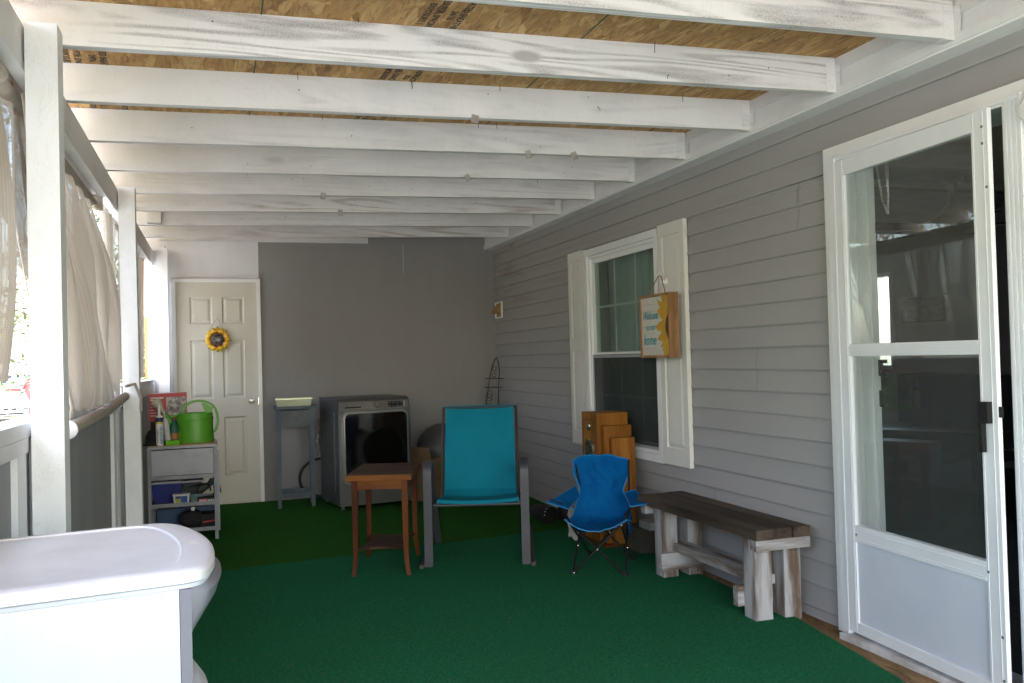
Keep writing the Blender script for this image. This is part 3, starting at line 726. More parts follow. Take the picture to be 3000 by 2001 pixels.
obj('outer_skirt', B(BX - .09, BX - .056, -1.2, 8.0, -1.0, 1.0), WHITEPLY, porch)

# back wall of the storage room
shed = thing('storage_room', (0, 7.98, 0), 0, 'grey and white painted plywood wall with a cream door closing the porch end', 'shed')
bm = B(.345, 2.5, 7.98, 8.0, -.05, 2.42); obj('grey_wall', bm, GREYPLY, shed, world=True)
bm = B(-.56, .345, 7.982, 8.0, 1.935, 2.32); box(bm, -.56, -.365, 7.982, 8.0, -.4, 1.935); obj('white_wall', bm, WHITEPLY, shed, world=True)
obj('dangling_string', T([(1.62, 7.972, 2.25), (1.621, 7.972, 2.1), (1.619, 7.973, 1.98)], .0012, 5), TRIM, shed, world=True)
obj('ceiling_board', B(-.45, 1.3, 7.955, 7.979, 2.25, 2.30), WH_B, shed, world=True, bevel=.002)
bm = bmesh.new(); box(bm, -.362, -.335, 7.965, 8.0, 0, 1.93); box(bm, .325, .355, 7.960, 8.0, -.02, 1.93); box(bm, -.362, .355, 7.962, 8.0, 1.9, 1.93)
obj('door_trim', bm, TRIM, shed, world=True, bevel=.002)
obj('conduit', T([(-.41, 7.965, 1.0), (-.412, 7.965, 1.6), (-.408, 7.965, 2.2)], .005, 8), M('grey_cable', (.18, .18, .19), rough=.6), shed, world=True)
obj('shed_body', B(-.54, 2.5, 8.003, 10.4, -.6, 2.3), WHITEPLY, shed, world=True)
# six panel door
bm = bmesh.new(); dx0, dx1, dz0, dz1, dy = -.335, .325, .01, 1.9, 7.972
xs = [dx0, dx0 + .105, dx0 + .285, dx0 + .375, dx0 + .555, dx1]; zs = [dz0, .22, .70, .86, 1.42, 1.55, 1.78, dz1]
zs = [dz0, .24, .745, .905, 1.405, 1.54, 1.775, dz1]
xs = [dx0, dx0 + .11, dx0 + .292, dx0 + .370, dx0 + .552, dx1]
for i in range(5):
    for j in range(7):
        xa, xb, za, zb = xs[i], xs[i + 1], zs[j], zs[j + 1]
        q = lambda s, y: [bm.verts.new(p) for p in ((xa + s, y, za + s), (xb - s, y, za + s), (xb - s, y, zb - s), (xa + s, y, zb - s))]
        if i in (1, 3) and j in (1, 3, 5):
            lv = [q(0, dy), q(.010, dy + .009), q(.018, dy + .009), q(.038, dy + .002)]
            for a, c in zip(lv, lv[1:]):
                for k in range(4): bm.faces.new((a[k], a[(k + 1) % 4], c[(k + 1) % 4], c[k]))
            bm.faces.new(lv[-1])
        else: bm.faces.new(q(0, dy))
bmesh.ops.remove_doubles(bm, verts=bm.verts, dist=.0001)
box(bm, dx0, dx1, dy + .012, dy + .03, 0, dz1)
sdr = obj('door', bm, DOORC, shed, world=True)
obj('doorknob', L([(.022, 0), (.024, -.004), (.012, -.008), (.011, -.02), (.022, -.028), (.027, -.04), (.022, -.052), (.004, -.056)], (.262, dy, .875), 20, 'Y'), CHROME, sdr, world=True, smooth=True)
obj('latch', B(.318, .326, dy - .001, dy + .004, .84, .90), CHROME, sdr, world=True)

# dryer-style vent on the siding near the corner
vt = thing('wall_vent', (2.487, 7.83, 1.63), 0, 'small white framed vent with a tan flap on the siding at the far corner', 'vent')
fr = rect_frame(-.016, 0, -.10, .10, -.075, .075, .012); obj('frame', fr, TRIM, vt)
TAN = M('tan_plastic', (.42, .27, .10), (.36, .22, .08), 6, rough=.5)
bm = bmesh.new(); prism(bm, [(-.003, .062), (-.055, -.022), (-.052, -.028), (-.003, -.03), (-.003, -.062), (0, -.062), (0, .062)], -.085, .085, 'Y'); obj('flap', bm, TAN, vt)

# ================================================================== SHADES
def shade(name, top, bot, ztop, zbot, folds, amp, lab, seed=0, nu=150, nv=50, extra=None):
    """top/bot: (x,y) pairs giving near and far corners"""
    def fn(u, v):
        # v: 0 bottom -> 1 top
        a = Vector((*bot[0], zbot[0])).lerp(Vector((*bot[1], zbot[1])), u); c = Vector((*top[0], ztop[0])).lerp(Vector((*top[1], ztop[1])), u)
        p = a.lerp(c, v)
        f = math.sin(u * folds * 2 * PI + seed + 1.2 * math.sin(v * 2 + seed)) + .5 * math.sin(u * folds * 4.3 * PI + v * 3) + .35 * mnoise.noise(Vector((u * folds * 3, v * 2, seed)))
        k = amp * (.35 + .65 * math.sin(PI * min(1, max(0, v * .9 + .1))))
        p.x += f * k
        if extra: p = p + Vector(extra(u, v))
        return p
    s = obj(name, grid(fn, nu, nv, uv=(2.2, 1.2)), SHADE, smooth='all'); return s
# main shade between the near and middle posts
sh = thing('roller_shade', (-.47, 4, 1), 0, 'tan woven roller shade hanging loose with its bottom tube between the first two posts', 'shade')
def fn_main(u, v):
    # near edge (u=0) hangs wavy beside the first post; the far edge is pulled along the tube
    yb = 3.07 + (5.15 - 3.07) * u; yt = 2.85 + (4.72 - 2.85) * u
    zb = 1.045 + .0 * u - .014 * math.sin(PI * u) + .0; zt = 2.0
    y = yb + (yt - yb) * v ** 1.15; z = zb + (zt - zb) * v
    uu = u ** .8
    damp = min(1, u * 3.2 + v * .25)
    wq = uu + .045 * mnoise.noise(Vector((uu * 5, v * .8, 8))); f = math.sin(wq * 8 * 2 * PI - 2.2 * v) + .6 * math.sin(wq * 19 * PI + 1.3 + 2 * v) + .9 * mnoise.noise(Vector((wq * 17, v * 1.3, 3)))
    x = -.495 - .075 * v + .042 * f * damp * (.5 + .5 * math.sin(PI * (v * .85 + .1))) * (1 - .85 * v ** 5) 
    if u < .10: x += .03 * math.sin((.10 - u) * 25 + v * 3)
    y += .012 * math.sin(v * 9) * (1 - u)
    return (x, y, z)
obj('cloth', grid(fn_main, 220, 60, uv=(2.3, 1.2)), SHADE, sh, world=True, smooth='all')
TUBEC = M('shade_tube_cloth', (.44, .39, .33), (.37, .325, .275), 30, (1, 1, 1), .9, .3, 200)
tp = [(-.452 - .03 * t, 3.08 + 2.10 * t, .998 + .035 * t - .012 * math.sin(PI * t)) for t in [i / 20 for i in range(21)]]
obj('bottom_tube', T(tp, .023, 14), TUBEC, sh, world=True, smooth=True)
bm = L([(.029, 0), (.030, -.004), (.030, -.014), (.026, -.017)], (-.452, 3.08, .998), 20, 'Y'); lathe(bm, [(.022, .0), (.024, .03)], (-.482, 5.18, 1.033), 14, 'Y')
obj('end_cap', bm, TRIM, sh, world=True, smooth=True)
bm = T([(-.468, 5.1, 1.09), (-.43, 5.16, 1.10), (-.402, 5.2, 1.02), (-.405, 5.21, .95)], .008, 8); tube(bm, [(-.452, 3.10, 1.02), (-.44, 3.08, 1.07), (-.47, 3.0, 1.3), (-.5, 2.9, 1.7), (-.53, 2.9, 2.0)], .005, 6)
obj('strap', bm, TUBEC, sh, world=True, smooth=True)
obj('top_roller', T([(-.578, 2.75, 2.008), (-.578, 4.78, 2.008)], .024, 14), TUBEC, sh, world=True, smooth=True)
obj('bracket', B(-.585, -.53, 4.79, 4.81, 1.97, 2.05), CHROME, sh, world=True)
# second strip of shade right beside the middle post
def fn2(u, v):
    y = 5.02 + (5.30 - 5.02) * u + (1 - v) * .10; z = 1.06 + (2.02 - 1.06) * v
    return (-.55 + .02 * math.sin(u * 5 * PI + 2 * v), y - .12 * v * (1 - u), z)
o = obj('roller_shade', grid(fn2, 60, 30, uv=(.5, 1.2)), SHADE, smooth='all'); tag(o, 'narrow gathered strip of tan shade cloth beside the middle post', 'shade')
# third shade beyond the middle post
def fn3(u, v):
    y = 5.35 + (7.3 + .35 * v - 5.35) * u; z = 1.12 + .92 * v
    return (-.56 + .022 * math.sin(u * 11 * PI + v), y, z)
o = obj('roller_shade', grid(fn3, 120, 20, uv=(1.8, 1.2)), SHADE, smooth='all'); tag(o, 'far tan shade cloth hanging between the middle post and the back wall', 'shade')
# near shade, left of the first post: bunched to the left, with a slanting upper part
sh0 = thing('roller_shade', (-.55, 2, 1.5), 0, 'near tan woven shade at the left edge, swept aside and hanging in a bundle', 'shade')
def fn0(u, v):
    z = 1.16 + .88 * v
    far = 2.66 + .17 * math.sin(PI * min(1, (v * 1.15))) + .03 * v
    y = 1.5 + (far - 1.5) * u
    return (-.55 + .022 * math.sin(u * 15 * PI + 1.5 * v) * (1.1 - .4 * v), y, z)
obj('cloth', grid(fn0, 160, 40, uv=(.9, 1.0)), SHADE, sh0, world=True, smooth='all')
def fn0b(u, v):
    z_lo = 1.86 - .42 * u; z = z_lo + (2.05 - z_lo) * v
    return (-.58 + .012 * math.sin(u * 7 * PI), 2.5 + .72 * u, z)
obj('upper_cloth', grid(fn0b, 60, 20, uv=(.8, .4)), SHADE, sh0, world=True, smooth='all')
obj('cord', T([(-.565, 2.66, 1.87), (-.56, 2.85, 1.70), (-.56, 3.05, 1.48), (-.56, 3.12, 1.38)], .003, 6), TUBEC, sh0, world=True)
obj('top_roller', T([(-.56, -.2, 2.01), (-.56, 2.75, 2.01)], .024, 12), TUBEC, sh0, world=True, smooth=True)
#PART2
# ================================================================== OBJECTS
# ---- white machine in the near left corner
mw = thing('washing_machine', (-.40, 1.88, 0), rad(8.5), 'white machine with rounded lid top and bulging grey front at the left foreground', 'appliance')
WENA = M('white_enamel', (.45, .53, .56), (.42, .50, .54), 3, rough=.3, bmp=.03, bscale=160)
WPL = M('white_plastic_top', (.55, .56, .61), (.42, .42, .45), 3.2, (1, 1, 1), .45, .05, 200, lo=.45, hi=.72)
GPL = M('grey_plastic_front', (.19, .195, .235), (.17, .175, .215), 4, rough=.35)
def out_pts(front, back, hw, n=22, r=.03):
    pts = [(back, -hw), ]
    ctrl = [(.285, -.274), (.325, -.262), (.350, -.225), (.368, -.14), (.380, -.03), (.381, .02), (.372, .12), (.356, .21), (.338, .25), (.31, .268), (.27, .274)]
    return ctrl
top_c = [(.285, -.274), (.312, -.270), (.335, -.255), (.352, -.215), (.369, -.14), (.380, -.04), (.381, .03), (.373, .12), (.355, .205), (.338, .245), (.312, .268), (.27, .274)]
def catmull(P, k=5):
    R = []
    for i in range(len(P) - 1):
        p0, p1, p2, p3 = P[max(i - 1, 0)], P[i], P[i + 1], P[min(i + 2, len(P) - 1)]
        for j in range(k):
            t = j / k
            R.append(tuple(.5 * ((2 * b_) + (-a + c) * t + (2 * a - 5 * b_ + 4 * c - d) * t * t + (-a + 3 * b_ - 3 * c + d) * t ** 3) for a, b_, c, d in zip(p0, p1, p2, p3)))
    R.append(P[-1]); return R
def off(P, c, s): return [(c[0] + (x - c[0]) * s[0], c[1] + (y - c[1]) * s[1]) for x, y in P]
out = [(-.26, -.274)] + catmull(top_c, 4) + [(-.26, .274)]
def loft(levels, cap=True):
    bm = bmesh.new(); R = [[bm.verts.new((x, y, z)) for x, y in P] for P, z in levels]
    k = len(R[0])
    for a, c in zip(R, R[1:]):
        for i in range(k): bm.faces.new((a[i], a[(i + 1) % k], c[(i + 1) % k], c[i]))
    if cap: bm.faces.new(R[0][::-1]); bm.faces.new(R[-1])
    return bm
cc = (.0, 0)
obj('cabinet', loft([([(x if x < .29 else .29, y * .985) for x, y in out], .02), ([(x if x < .29 else .29, y * .985) for x, y in out], .798)]), WENA, mw, bevel=.004, smooth=True)
ins = off(out, cc, (.80, .80))
lid = loft([(off(out, cc, (.985, .985)), .806), (off(out, cc, (1.0, 1.0)), .809), (off(out, cc, (1.0, 1.0)), .822), (off(out, cc, (.988, .985)), .828), (off(out, cc, (.965, .955)), .831),
            (off(out, cc, (.84, .90)), .8315), (off(out, cc, (.832, .892)), .828), (off(out, cc, (.82, .885)), .8275)])
obj('lid', lid, WPL, mw, smooth=True)
obj('lid_gasket', loft([(off(out, cc, (.985, .982)), .7985), (off(out, cc, (.985, .982)), .8058)]), M('gasket_blue_grey', (.5, .52, .62), rough=.6), mw)
obj('front_flange', B(.291, .310, -.270, .268, .03, .7975), M('flange_grey', (.13, .13, .17), rough=.5), mw)
bm = bmesh.new()
for k in range(4): box(bm, .336, .352, -.036 + k * .011, -.029 + k * .011, .8312, .8316)
obj('embossed_badge', bm, M('embossed_mark', (.62, .58, .6), rough=.5), mw)
fr_c = [p for p in catmull(top_c, 4)]
def frontp(dx, sy, base=.298): return [(base, -.27 * sy)] + [(x + dx * max(0, (x - .285) / .095), y * sy) for x, y in fr_c] + [(base, .27 * sy)]
fr_c = [(max(x, .299), y * .93) for x, y in fr_c]
lv = [(frontp(-.058, .96), .02), (frontp(-.058, .96), .42), (frontp(-.058, .96), .66), (frontp(-.055, .965), .69), (frontp(-.040, .975), .712), (frontp(-.018, .985), .735), (frontp(.004, .993), .76), (frontp(.014, .995), .785), (frontp(.0, .99), .797)]
obj('front_panel', loft(lv), GPL, mw, smooth=True)
obj('door_ring', L([(.10, .28), (.19, .295), (.225, .32), (.23, .345), (.20, .365), (.12, .375), (.01, .37)], (0, 0, .355), 40, 'X'), WPL, mw, smooth=True)

# ---- steel cart
STEEL = M('brushed_steel', (.26, .27, .30), (.15, .155, .17), 5, (1, 1, 1), .42, .05, 200, metal=.5, rvar=.2, lo=.45, hi=.75)
GPAINT = M('grey_painted_steel', (.23, .245, .28), (.18, .19, .22), 8, rough=.45)
PART = M('particle_shelf', (.16, .125, .09), (.12, .09, .065), 12, rough=.8)
ct = thing('tool_cart', (-.245, 6.6, 0), 0, 'grey steel shelf cart with a scuffed drawer standing by the cream door', 'cart')
cx0, cx1, cy0, cy1 = -.222, .222, -.18, .18
for x in (cx0, cx1 - .022):
    for y in (cy0, cy1 - .022): obj('leg', B(x, x + .022, y, y + .022, 0 if x > 0 else 0, .65), GPAINT, ct, bevel=.002)
for z in (.075, .25, .435):
    bm = rect_frame(0, 1, 0, 1, 0, 1, .1); bm.free(); bm = bmesh.new()
    box(bm, cx0 + .022, cx1 - .022, cy0 - .001, cy0 + .004, z - .012, z + .014); box(bm, cx0 + .022, cx1 - .022, cy1 - .004, cy1, z - .012, z + .014)
    box(bm, cx0, cx0 + .004, cy0 + .02, cy1 - .02, z - .012, z + .014); box(bm, cx1 - .004, cx1, cy0 + .02, cy1 - .02, z - .012, z + .014)
    sh_ = obj('shelf', bm, GPAINT, ct); obj('shelf_board', B(cx0 + .005, cx1 - .005, cy0 + .005, cy1 - .005, z - .008, z), PART, sh_)
obj('drawer', B(cx0 + .024, cx1 - .024, cy0 - .006, cy1 - .03, .452, .625), STEEL, ct, bevel=.003)
o = obj('top', B(cx0 - .003, cx1 + .003, cy0 - .008, cy1, .632, .650), STEEL, ct, bevel=.002)
obj('top_board', B(cx0 + .008, cx1 - .008, cy0 + .01, cy1 - .01, .6495, .655), wood('top_board', (.25, .15, .07), (.34, .21, .11), (.42, .28, .15)), ct)
obj('hinge_strip', B(cx1 + .0005, cx1 + .012, cy0 + .05, cy0 + .058, .05, .6), STEEL, ct)
ZT = .655
# watering can
GRN = M('green_plastic', (.085, .32, .018), (.07, .27, .014), 4, rough=.42, bmp=.06, bscale=60)
wc = thing('watering_can', (-.165, 6.60, ZT), rad(4), 'green plastic watering can with pale spout tip on top of the steel cart', 'watering can')
def oval(r, z, k=.78): return [(r * math.cos(t), r * k * math.sin(t)) for t in [2 * PI * i / 40 for i in range(40)]], z
bm = loft([oval(.122, 0), oval(.126, .012), oval(.122, .04), oval(.120, .155), oval(.1225, .157), oval(.1225, .17), oval(.119, .172), oval(.116, .203), oval(.112, .205), oval(.112, .18), oval(.05, .178)])
obj('body', bm, GRN, wc, smooth=True)
obj('spout', T([(-.10, -.01, .05), (-.135, -.01, .10), (-.17, -.01, .16), (-.20, -.01, .215)], [.045, .033, .021, .014], 16), GRN, wc, smooth=True)
obj('spout_brace', T([(-.11, 0, .19), (-.15, 0, .185), (-.18, 0, .185)], .009, 8), GRN, wc, smooth=True)
ROSE = M('pale_plastic', (.50, .48, .40), rough=.5)
ax = Vector((-.55, 0, .83)).normalized()
bm = L([(.014, 0), (.015, .03), (.036, .085), (.038, .10), (.03, .112), (.003, .116)], n=24); bmesh.ops.transform(bm, matrix=Matrix.Translation((-.197, -.01, .208)) @ ax.to_track_quat('Z', 'Y').to_matrix().to_4x4(), verts=bm.verts)
obj('rose', bm, ROSE, wc, smooth=True)
hp_ = catmull([(-.085, 0, .19), (-.075, 0, .235), (-.04, 0, .272), (.02, 0, .288), (.085, 0, .275), (.135, 0, .23), (.152, 0, .16), (.145, 0, .10), (.128, 0, .07), (.11, 0, .065)], 4)
obj('handle', T(hp_, (.009, .015), 12, flat=(0, 1, 0)), GRN, wc, smooth=True)
obj('handle_web', P_([(.075, .19), (.11, .195), (.12, .235), (.075, .268), (.045, .272)], -.006, .006, 'Y'), GRN, wc, bevel=.002)
# items on the cart top
LAB = lambda nm, c: M(nm, c, tuple(x * .8 for x in c), 20, rough=.5)
ck = thing('caulk_tube', (-.389, 6.46, ZT), 0, 'white caulk tube with blue lettering and yellow band in front on the steel cart', 'tube')
obj('barrel', L([(.024, 0), (.0245, .002), (.0245, .195), (.022, .2), (.008, .205)], n=20), LAB('caulk_white', (.72, .72, .72)), ck, smooth=True)
bm = L([(.0248, .16), (.0248, .19)], n=20); obj('dark_band', bm, LAB('caulk_navy', (.02, .03, .09)), ck, smooth=True)
obj('yellow_band', L([(.0249, .146), (.0249, .158)], n=20), LAB('caulk_yellow', (.7, .55, .05)), ck, smooth=True)
obj('nozzle', L([(.009, .205), (.006, .27), (.003, .275)], n=12), LAB('caulk_tip', (.7, .7, .68)), ck, smooth=True)
obj('lettering', text_bm('ALEX FAST DRY', .017, frame_m((.017, -.0255, .012), (0, 0, 1), (-1, 0, 0)), .0004, bold=.0006), LAB('caulk_blue', (.03, .22, .5)), ck)
bm = bmesh.new()
for k in range(7): box(bm, -.016, -.008, -.0265, -.0245, .02 + k * .013, .028 + k * .013)
obj('small_print', bm, LAB('print_grey', (.2, .2, .22)), ck)
c2 = thing('caulk_tube', (-.335, 6.50, ZT), 0, 'plain whitish caulk tube leaning behind the lettered caulk tube', 'tube')
bm = L([(.021, 0), (.021, .17), (.006, .18), (.004, .23)], n=16); bmesh.ops.transform(bm, matrix=Matrix.Rotation(-.12, 4, 'Y'), verts=bm.verts); obj('barrel', bm, LAB('tube_grey', (.5, .52, .55)), c2, smooth=True)
o = obj('sponge', B(-.35, -.262, 6.425, 6.475, ZT + .001, ZT + .032), M('lime_sponge', (.14, .48, .02), (.11, .38, .015), 60, rough=.95, bmp=.6, bscale=150), bevel=.004); tag(o, 'lime green sponge on the front edge of the cart top', 'sponge')
sp = thing('spray_bottle', (-.30, 6.54, ZT), 0, 'dark teal bottle with orange label between caulk tubes and watering can', 'bottle')
obj('bottle', L([(.028, 0), (.03, .01), (.03, .11), (.02, .14), (.011, .15), (.011, .165)], n=20), LAB('teal_bottle', (.01, .10, .07)), sp, smooth=True)
obj('label_patch', L([(.0304, .035), (.0304, .075)], n=20), LAB('orange_label', (.35, .14, .03)), sp, smooth=True)
o = obj('storage_box', B(-.455, -.21, 6.60, 6.76, ZT + .001, ZT + .155), M('dark_carton', (.05, .04, .035), (.03, .025, .02), 12, rough=.8), bevel=.003); tag(o, 'dark low carton at the back of the cart top under the red box', 'box')
rb = thing('red_box', (-.345, 6.68, ZT + .157), rad(3), 'red printed carton with grey picture panel behind the watering can', 'box')
RED = M('red_card', (.42, .025, .03), (.34, .02, .025), 10, rough=.5)
obj('carton', B(-.125, .125, -.07, .07, 0, .19), RED, rb, bevel=.002)
bm, nn, ll, bb = new_mat('photo_print'); vv = coords(nn, ll); ll.new(ramp(nn, ll, tnoise(nn, ll, vv, 28, 5, .7), [(.35, (.02, .02, .025)), (.5, (.20, .17, .16)), (.6, (.45, .43, .42)), (.7, (.3, .05, .04))]), bb.inputs['Base Color'])
obj('picture_panel', B(-.01, .12, -.0715, -.0702, .015, .165), bm, rb)
bm = bmesh.new()
for i, (w2, z) in enumerate(((.085, .155), (.07, .14), (.055, .115), (.06, .095), (.05, .075), (.058, .055), (.04, .035))): box(bm, -.113, -.113 + w2, -.0712, -.0702, z, z + (.010 if i < 2 else .005))
obj('carton_print', bm, LAB('print_white', (.6, .55, .55)), rb)
cp = thing('cap', (-.43, 6.53, ZT), 0, 'black cap lying left of the caulk tubes on the cart', 'cap')
obj('crown', L([(.05, 0), (.055, .02), (.052, .06), (.035, .095), (.01, .108)], n=20), DARK, cp, smooth=True); obj('brim', L([(.04, .0), (.075, .002), (.073, .007), (.04, .012)], (.0, -.025, 0), 20), DARK, cp, smooth=True)
# middle shelf items (board top .25)
Z2 = .2505
bb_ = thing('storage_bin', (-.355, 6.66, Z2), 0, 'blue plastic bin with pale lid on the middle cart shelf', 'bin')
obj('tub', loft([([(-.085, -.09), (.085, -.09), (.085, .09), (-.085, .09)], 0), ([(-.10, -.105), (.10, -.105), (.10, .105), (-.10, .105)], .13)]), M('royal_blue_plastic', (.01, .02, .19), rough=.45), bb_, bevel=.006, smooth=True)
obj('lid', B(-.108, .115, -.11, .11, .131, .146), M('bin_lid', (.35, .36, .4), rough=.5), bb_, bevel=.004)
tb_ = thing('plastic_tub', (-.258, 6.46, Z2), 0, 'small white tub with blue and yellow label at the front of the middle shelf', 'tub')
obj('tub', loft([([(-.046, -.025), (.046, -.025), (.046, .025), (-.046, .025)], 0), ([(-.053, -.03), (.053, -.03), (.053, .03), (-.053, .03)], .062), ([(-.056, -.032), (.056, -.032), (.056, .032), (-.056, .032)], .064), ([(-.056, -.032), (.056, -.032), (.056, .032), (-.056, .032)], .07)]), LAB('tub_white', (.6, .58, .6)), tb_)
lm = Matrix.Translation((0, -.0265, .005)) @ Matrix.Rotation(.09, 4, 'X')
obj('yellow_label', B(-.038, -.004, -.0025, -.0012, .004, .035, mat=lm), LAB('label_yellow', (.35, .4, .05)), tb_); obj('blue_label', B(-.003, .038, -.0025, -.0012, .004, .052, mat=lm), LAB('label_blue', (.02, .09, .35)), tb_); obj('navy_label', B(-.038, -.004, -.0025, -.0012, .036, .052, mat=lm), LAB('label_navy', (.03, .06, .15)), tb_)
dv = thing('drill_bit_case', (-.09, 6.47, Z2), rad(-3), 'flat black case with red and white lettering on the middle shelf', 'case')
obj('case', B(-.065, .06, -.035, .035, 0, .034), BLACKP, dv, bevel=.004)
obj('red_label', B(-.055, -.002, -.0365, -.0352, .008, .026), LAB('label_red', (.5, .02, .06)), dv); bm = bmesh.new()
for k in range(9): box(bm, -.050 + k * .011 + (.008 if k > 3 else 0), -.043 + k * .011 + (.008 if k > 3 else 0), -.0372, -.0352, .012, .022)
obj('lettering', bm, LAB('print_pale', (.6, .6, .6)), dv)
o = obj('carton', B(-.20, -.125, 6.50, 6.60, Z2, Z2 + .055), M('teal_card', (.05, .16, .15), (.12, .2, .2), 30, rough=.6), bevel=.002); tag(o, 'small teal printed carton behind the black case on the shelf', 'box')
pd = thing('power_tool', (-.215, 6.63, Z2), rad(-20), 'dark grey power tool lying among boxes on the middle shelf', 'tool')
obj('motor_body', T([(-.06, 0, .07), (.09, 0, .08), (.14, .0, .10)], [.036, .036, .018], 14), M('tool_grey', (.05, .055, .055), rough=.6), pd, smooth=True)
obj('grip', T([(.0, 0, .07), (-.02, 0, .02), (-.03, 0, .02)], [.024, .026, .026], 12), BLACKP, pd, smooth=True)
obj('trim_band', L([(.037, -.072), (.038, -.06), (.034, -.05)], (0, 0, .07), 16, 'X'), M('tool_orange', (.4, .08, .03), rough=.5), pd, smooth=True)
o = obj('looped_cord', T([(-.12 + .05 * math.cos(t) + .004 * t, 6.56 + .02 * math.sin(2 * t), Z2 + .06 + .055 * math.sin(t)) for t in [i * .3 for i in range(24)]], .0045, 8), BLACKP, smooth=True); tag(o, 'looped black cord at the right of the middle shelf', 'cord')
dv2 = thing('screw_organizer', (-.17, 6.68, Z2 + .125), 0, 'shallow black tray with pale rim stacked high under the drawer', 'tray')
obj('base', B(-.09, .05, -.08, .08, .0, .03), BLACKP, dv2, bevel=.003); obj('rim', rect_frame(0, .01, 0, 1, 0, 1, .1), None, dv2); bpy.data.objects.remove(kids(dv2)[-1])
bm = bmesh.new(); box(bm, -.092, .055, -.083, -.08, .0, .012); box(bm, .05, .056, -.083, .08, .0, .05); obj('rim', bm, LAB('rim_grey', (.4, .4, .42)), dv2)
o = obj('support_box', B(-.25, -.13, 6.6, 6.76, Z2, Z2 + .124), M('carton_dark2', (.04, .05, .06), rough=.8)); o.name = 'tool_case'; tag(o, 'dark tool case carrying the shallow tray on the middle shelf', 'case')
o = obj('rag', grid(lambda u, v: (-.09 + .09 * u, 6.64 + .08 * v, Z2 + .10 + .05 * math.sin(3 * u) * math.sin(3.1 * v) + .012 * math.sin(18 * u + 9 * v) - .06 * u * u), 24, 16, .004), M('blue_rag', (.03, .10, .16), (.16, .12, .11), 12, rough=.9), smooth=True); tag(o, 'crumpled blue and grey rag on the right of the middle shelf', 'rag')
# bottom shelf
Z3 = .0755
o = obj('flat_box', B(-.43, -.05, 6.66, 6.77, Z3, Z3 + .115), M('blue_card', (.008, .05, .15), (.006, .04, .12), 5, rough=.5), bevel=.004); o.name = 'cooler_box'; tag(o, 'long blue box at the back of the lowest cart shelf', 'box')
bg_ = thing('round_bag', (-.197, 6.52, Z3), 0, 'round black bag with a small white tag on the lowest cart shelf', 'bag')
obj('bag', grid(lambda u, v: (lambda t, p, k: (.085 * k * math.sin(p) * math.cos(t), .06 * k * math.sin(p) * math.sin(t), .062 + .062 * math.cos(p) * k))(2 * PI * u, PI * (.02 + .96 * v), 1 + .07 * mnoise.noise(Vector((math.cos(2 * PI * u) * 2, math.sin(2 * PI * u) * 2, v * 4)))), 30, 18), DARK, bg_, smooth='all')
obj('tag', B(-.035, -.012, -.03, -.028, .118, .142, mat=Matrix.Rotation(.25, 4, 'Y')), LAB('tag_white', (.6, .6, .6)), bg_)
b3 = thing('tool_bag', (-.09, 6.54, Z3), 0, 'low black tool bag with a red stripe on the lowest cart shelf', 'bag')
obj('bag', B(-.045, .06, -.06, .09, .0, .09), DARK, b3, bevel=.02, smooth=True, seg=4); obj('stripe', B(-.03, .058, -.063, -.06, .035, .043, mat=Matrix.Rotation(-.1, 4, 'Y')), LAB('stripe_red', (.5, .03, .02)), b3)

# ---- sunflower plaque on the cream door
sfw = thing('sunflower_plaque', (-.005, 7.955, 1.408), 0, 'yellow sunflower plaque hanging by a cord on the cream door', 'plaque')
def petal(a, r0, r1, w_, y, tw):
    bm = grid(lambda u, v: ((v - .5) * w_ * (math.sin(PI * (.12 + .86 * u)) ** .7), y - .010 * math.sin(PI * u) + .006 * abs(v - .5) * 2 - .003 * math.cos(6 * PI * (v - .5)), r0 + (r1 - r0) * u), 8, 6)
    bmesh.ops.transform(bm, matrix=Matrix.Rotation(a, 4, 'Y'), verts=bm.verts); return bm
def pet_mat():
    m, n, l, b = new_mat('sunflower_petal'); b.inputs['Roughness'].default_value = .2; b.inputs['Coat Weight'].default_value = .5
    tc = n.new('ShaderNodeTexCoord'); ln = n.new('ShaderNodeVectorMath'); ln.operation = 'LENGTH'; l.new(tc.outputs['Object'], ln.inputs[0])
    l.new(ramp(n, l, math_(n, l, 'MULTIPLY', ln.outputs['Value'], 8), [(.40, (.10, .02, .01)), (.52, (.55, .20, .01)), (.62, (.75, .45, .01)), (.80, (.72, .46, .015)), (.86, (.25, .17, .02))]), b.inputs['Base Color']); return m
PET = pet_mat()
for k in range(16):
    a = 2 * PI * k / 16
    obj('petal', petal(a + (.2 if k % 2 else 0) * .3, .045, .105 if k % 2 else .108, .046, -.008 if k % 2 else -.002, 0), PET, sfw, smooth='all')
vm, nn, ll, bb = new_mat('mosaic_disc'); vo = nn.new('ShaderNodeTexVoronoi'); vo.inputs['Scale'].default_value = 130; tc = nn.new('ShaderNodeTexCoord'); ll.new(tc.outputs['Object'], vo.inputs['Vector']); ll.new(ramp(nn, ll, vo.outputs['Distance'], [(.1, (.22, .20, .18)), (.6, (.035, .028, .025))]), bb.inputs['Base Color']); bb.inputs['Roughness'].default_value = .2
obj('disc', L([(.052, -.006), (.050, -.016), (.035, -.022), (.01, -.024)], n=28, axis='Y'), vm, sfw, smooth=True)
obj('cord', T([(-.062, -.004, .075), (-.02, -.006, .155), (.0, -.008, .185), (.02, -.006, .155), (.05, -.004, .085)], .0016, 6), M('jute', (.30, .24, .17), rough=.9), sfw)
obj('hook', L([(.004, .012), (.006, 0), (.004, -.012)], (0, 0, .185), 8, 'Y'), CHROME, sfw)

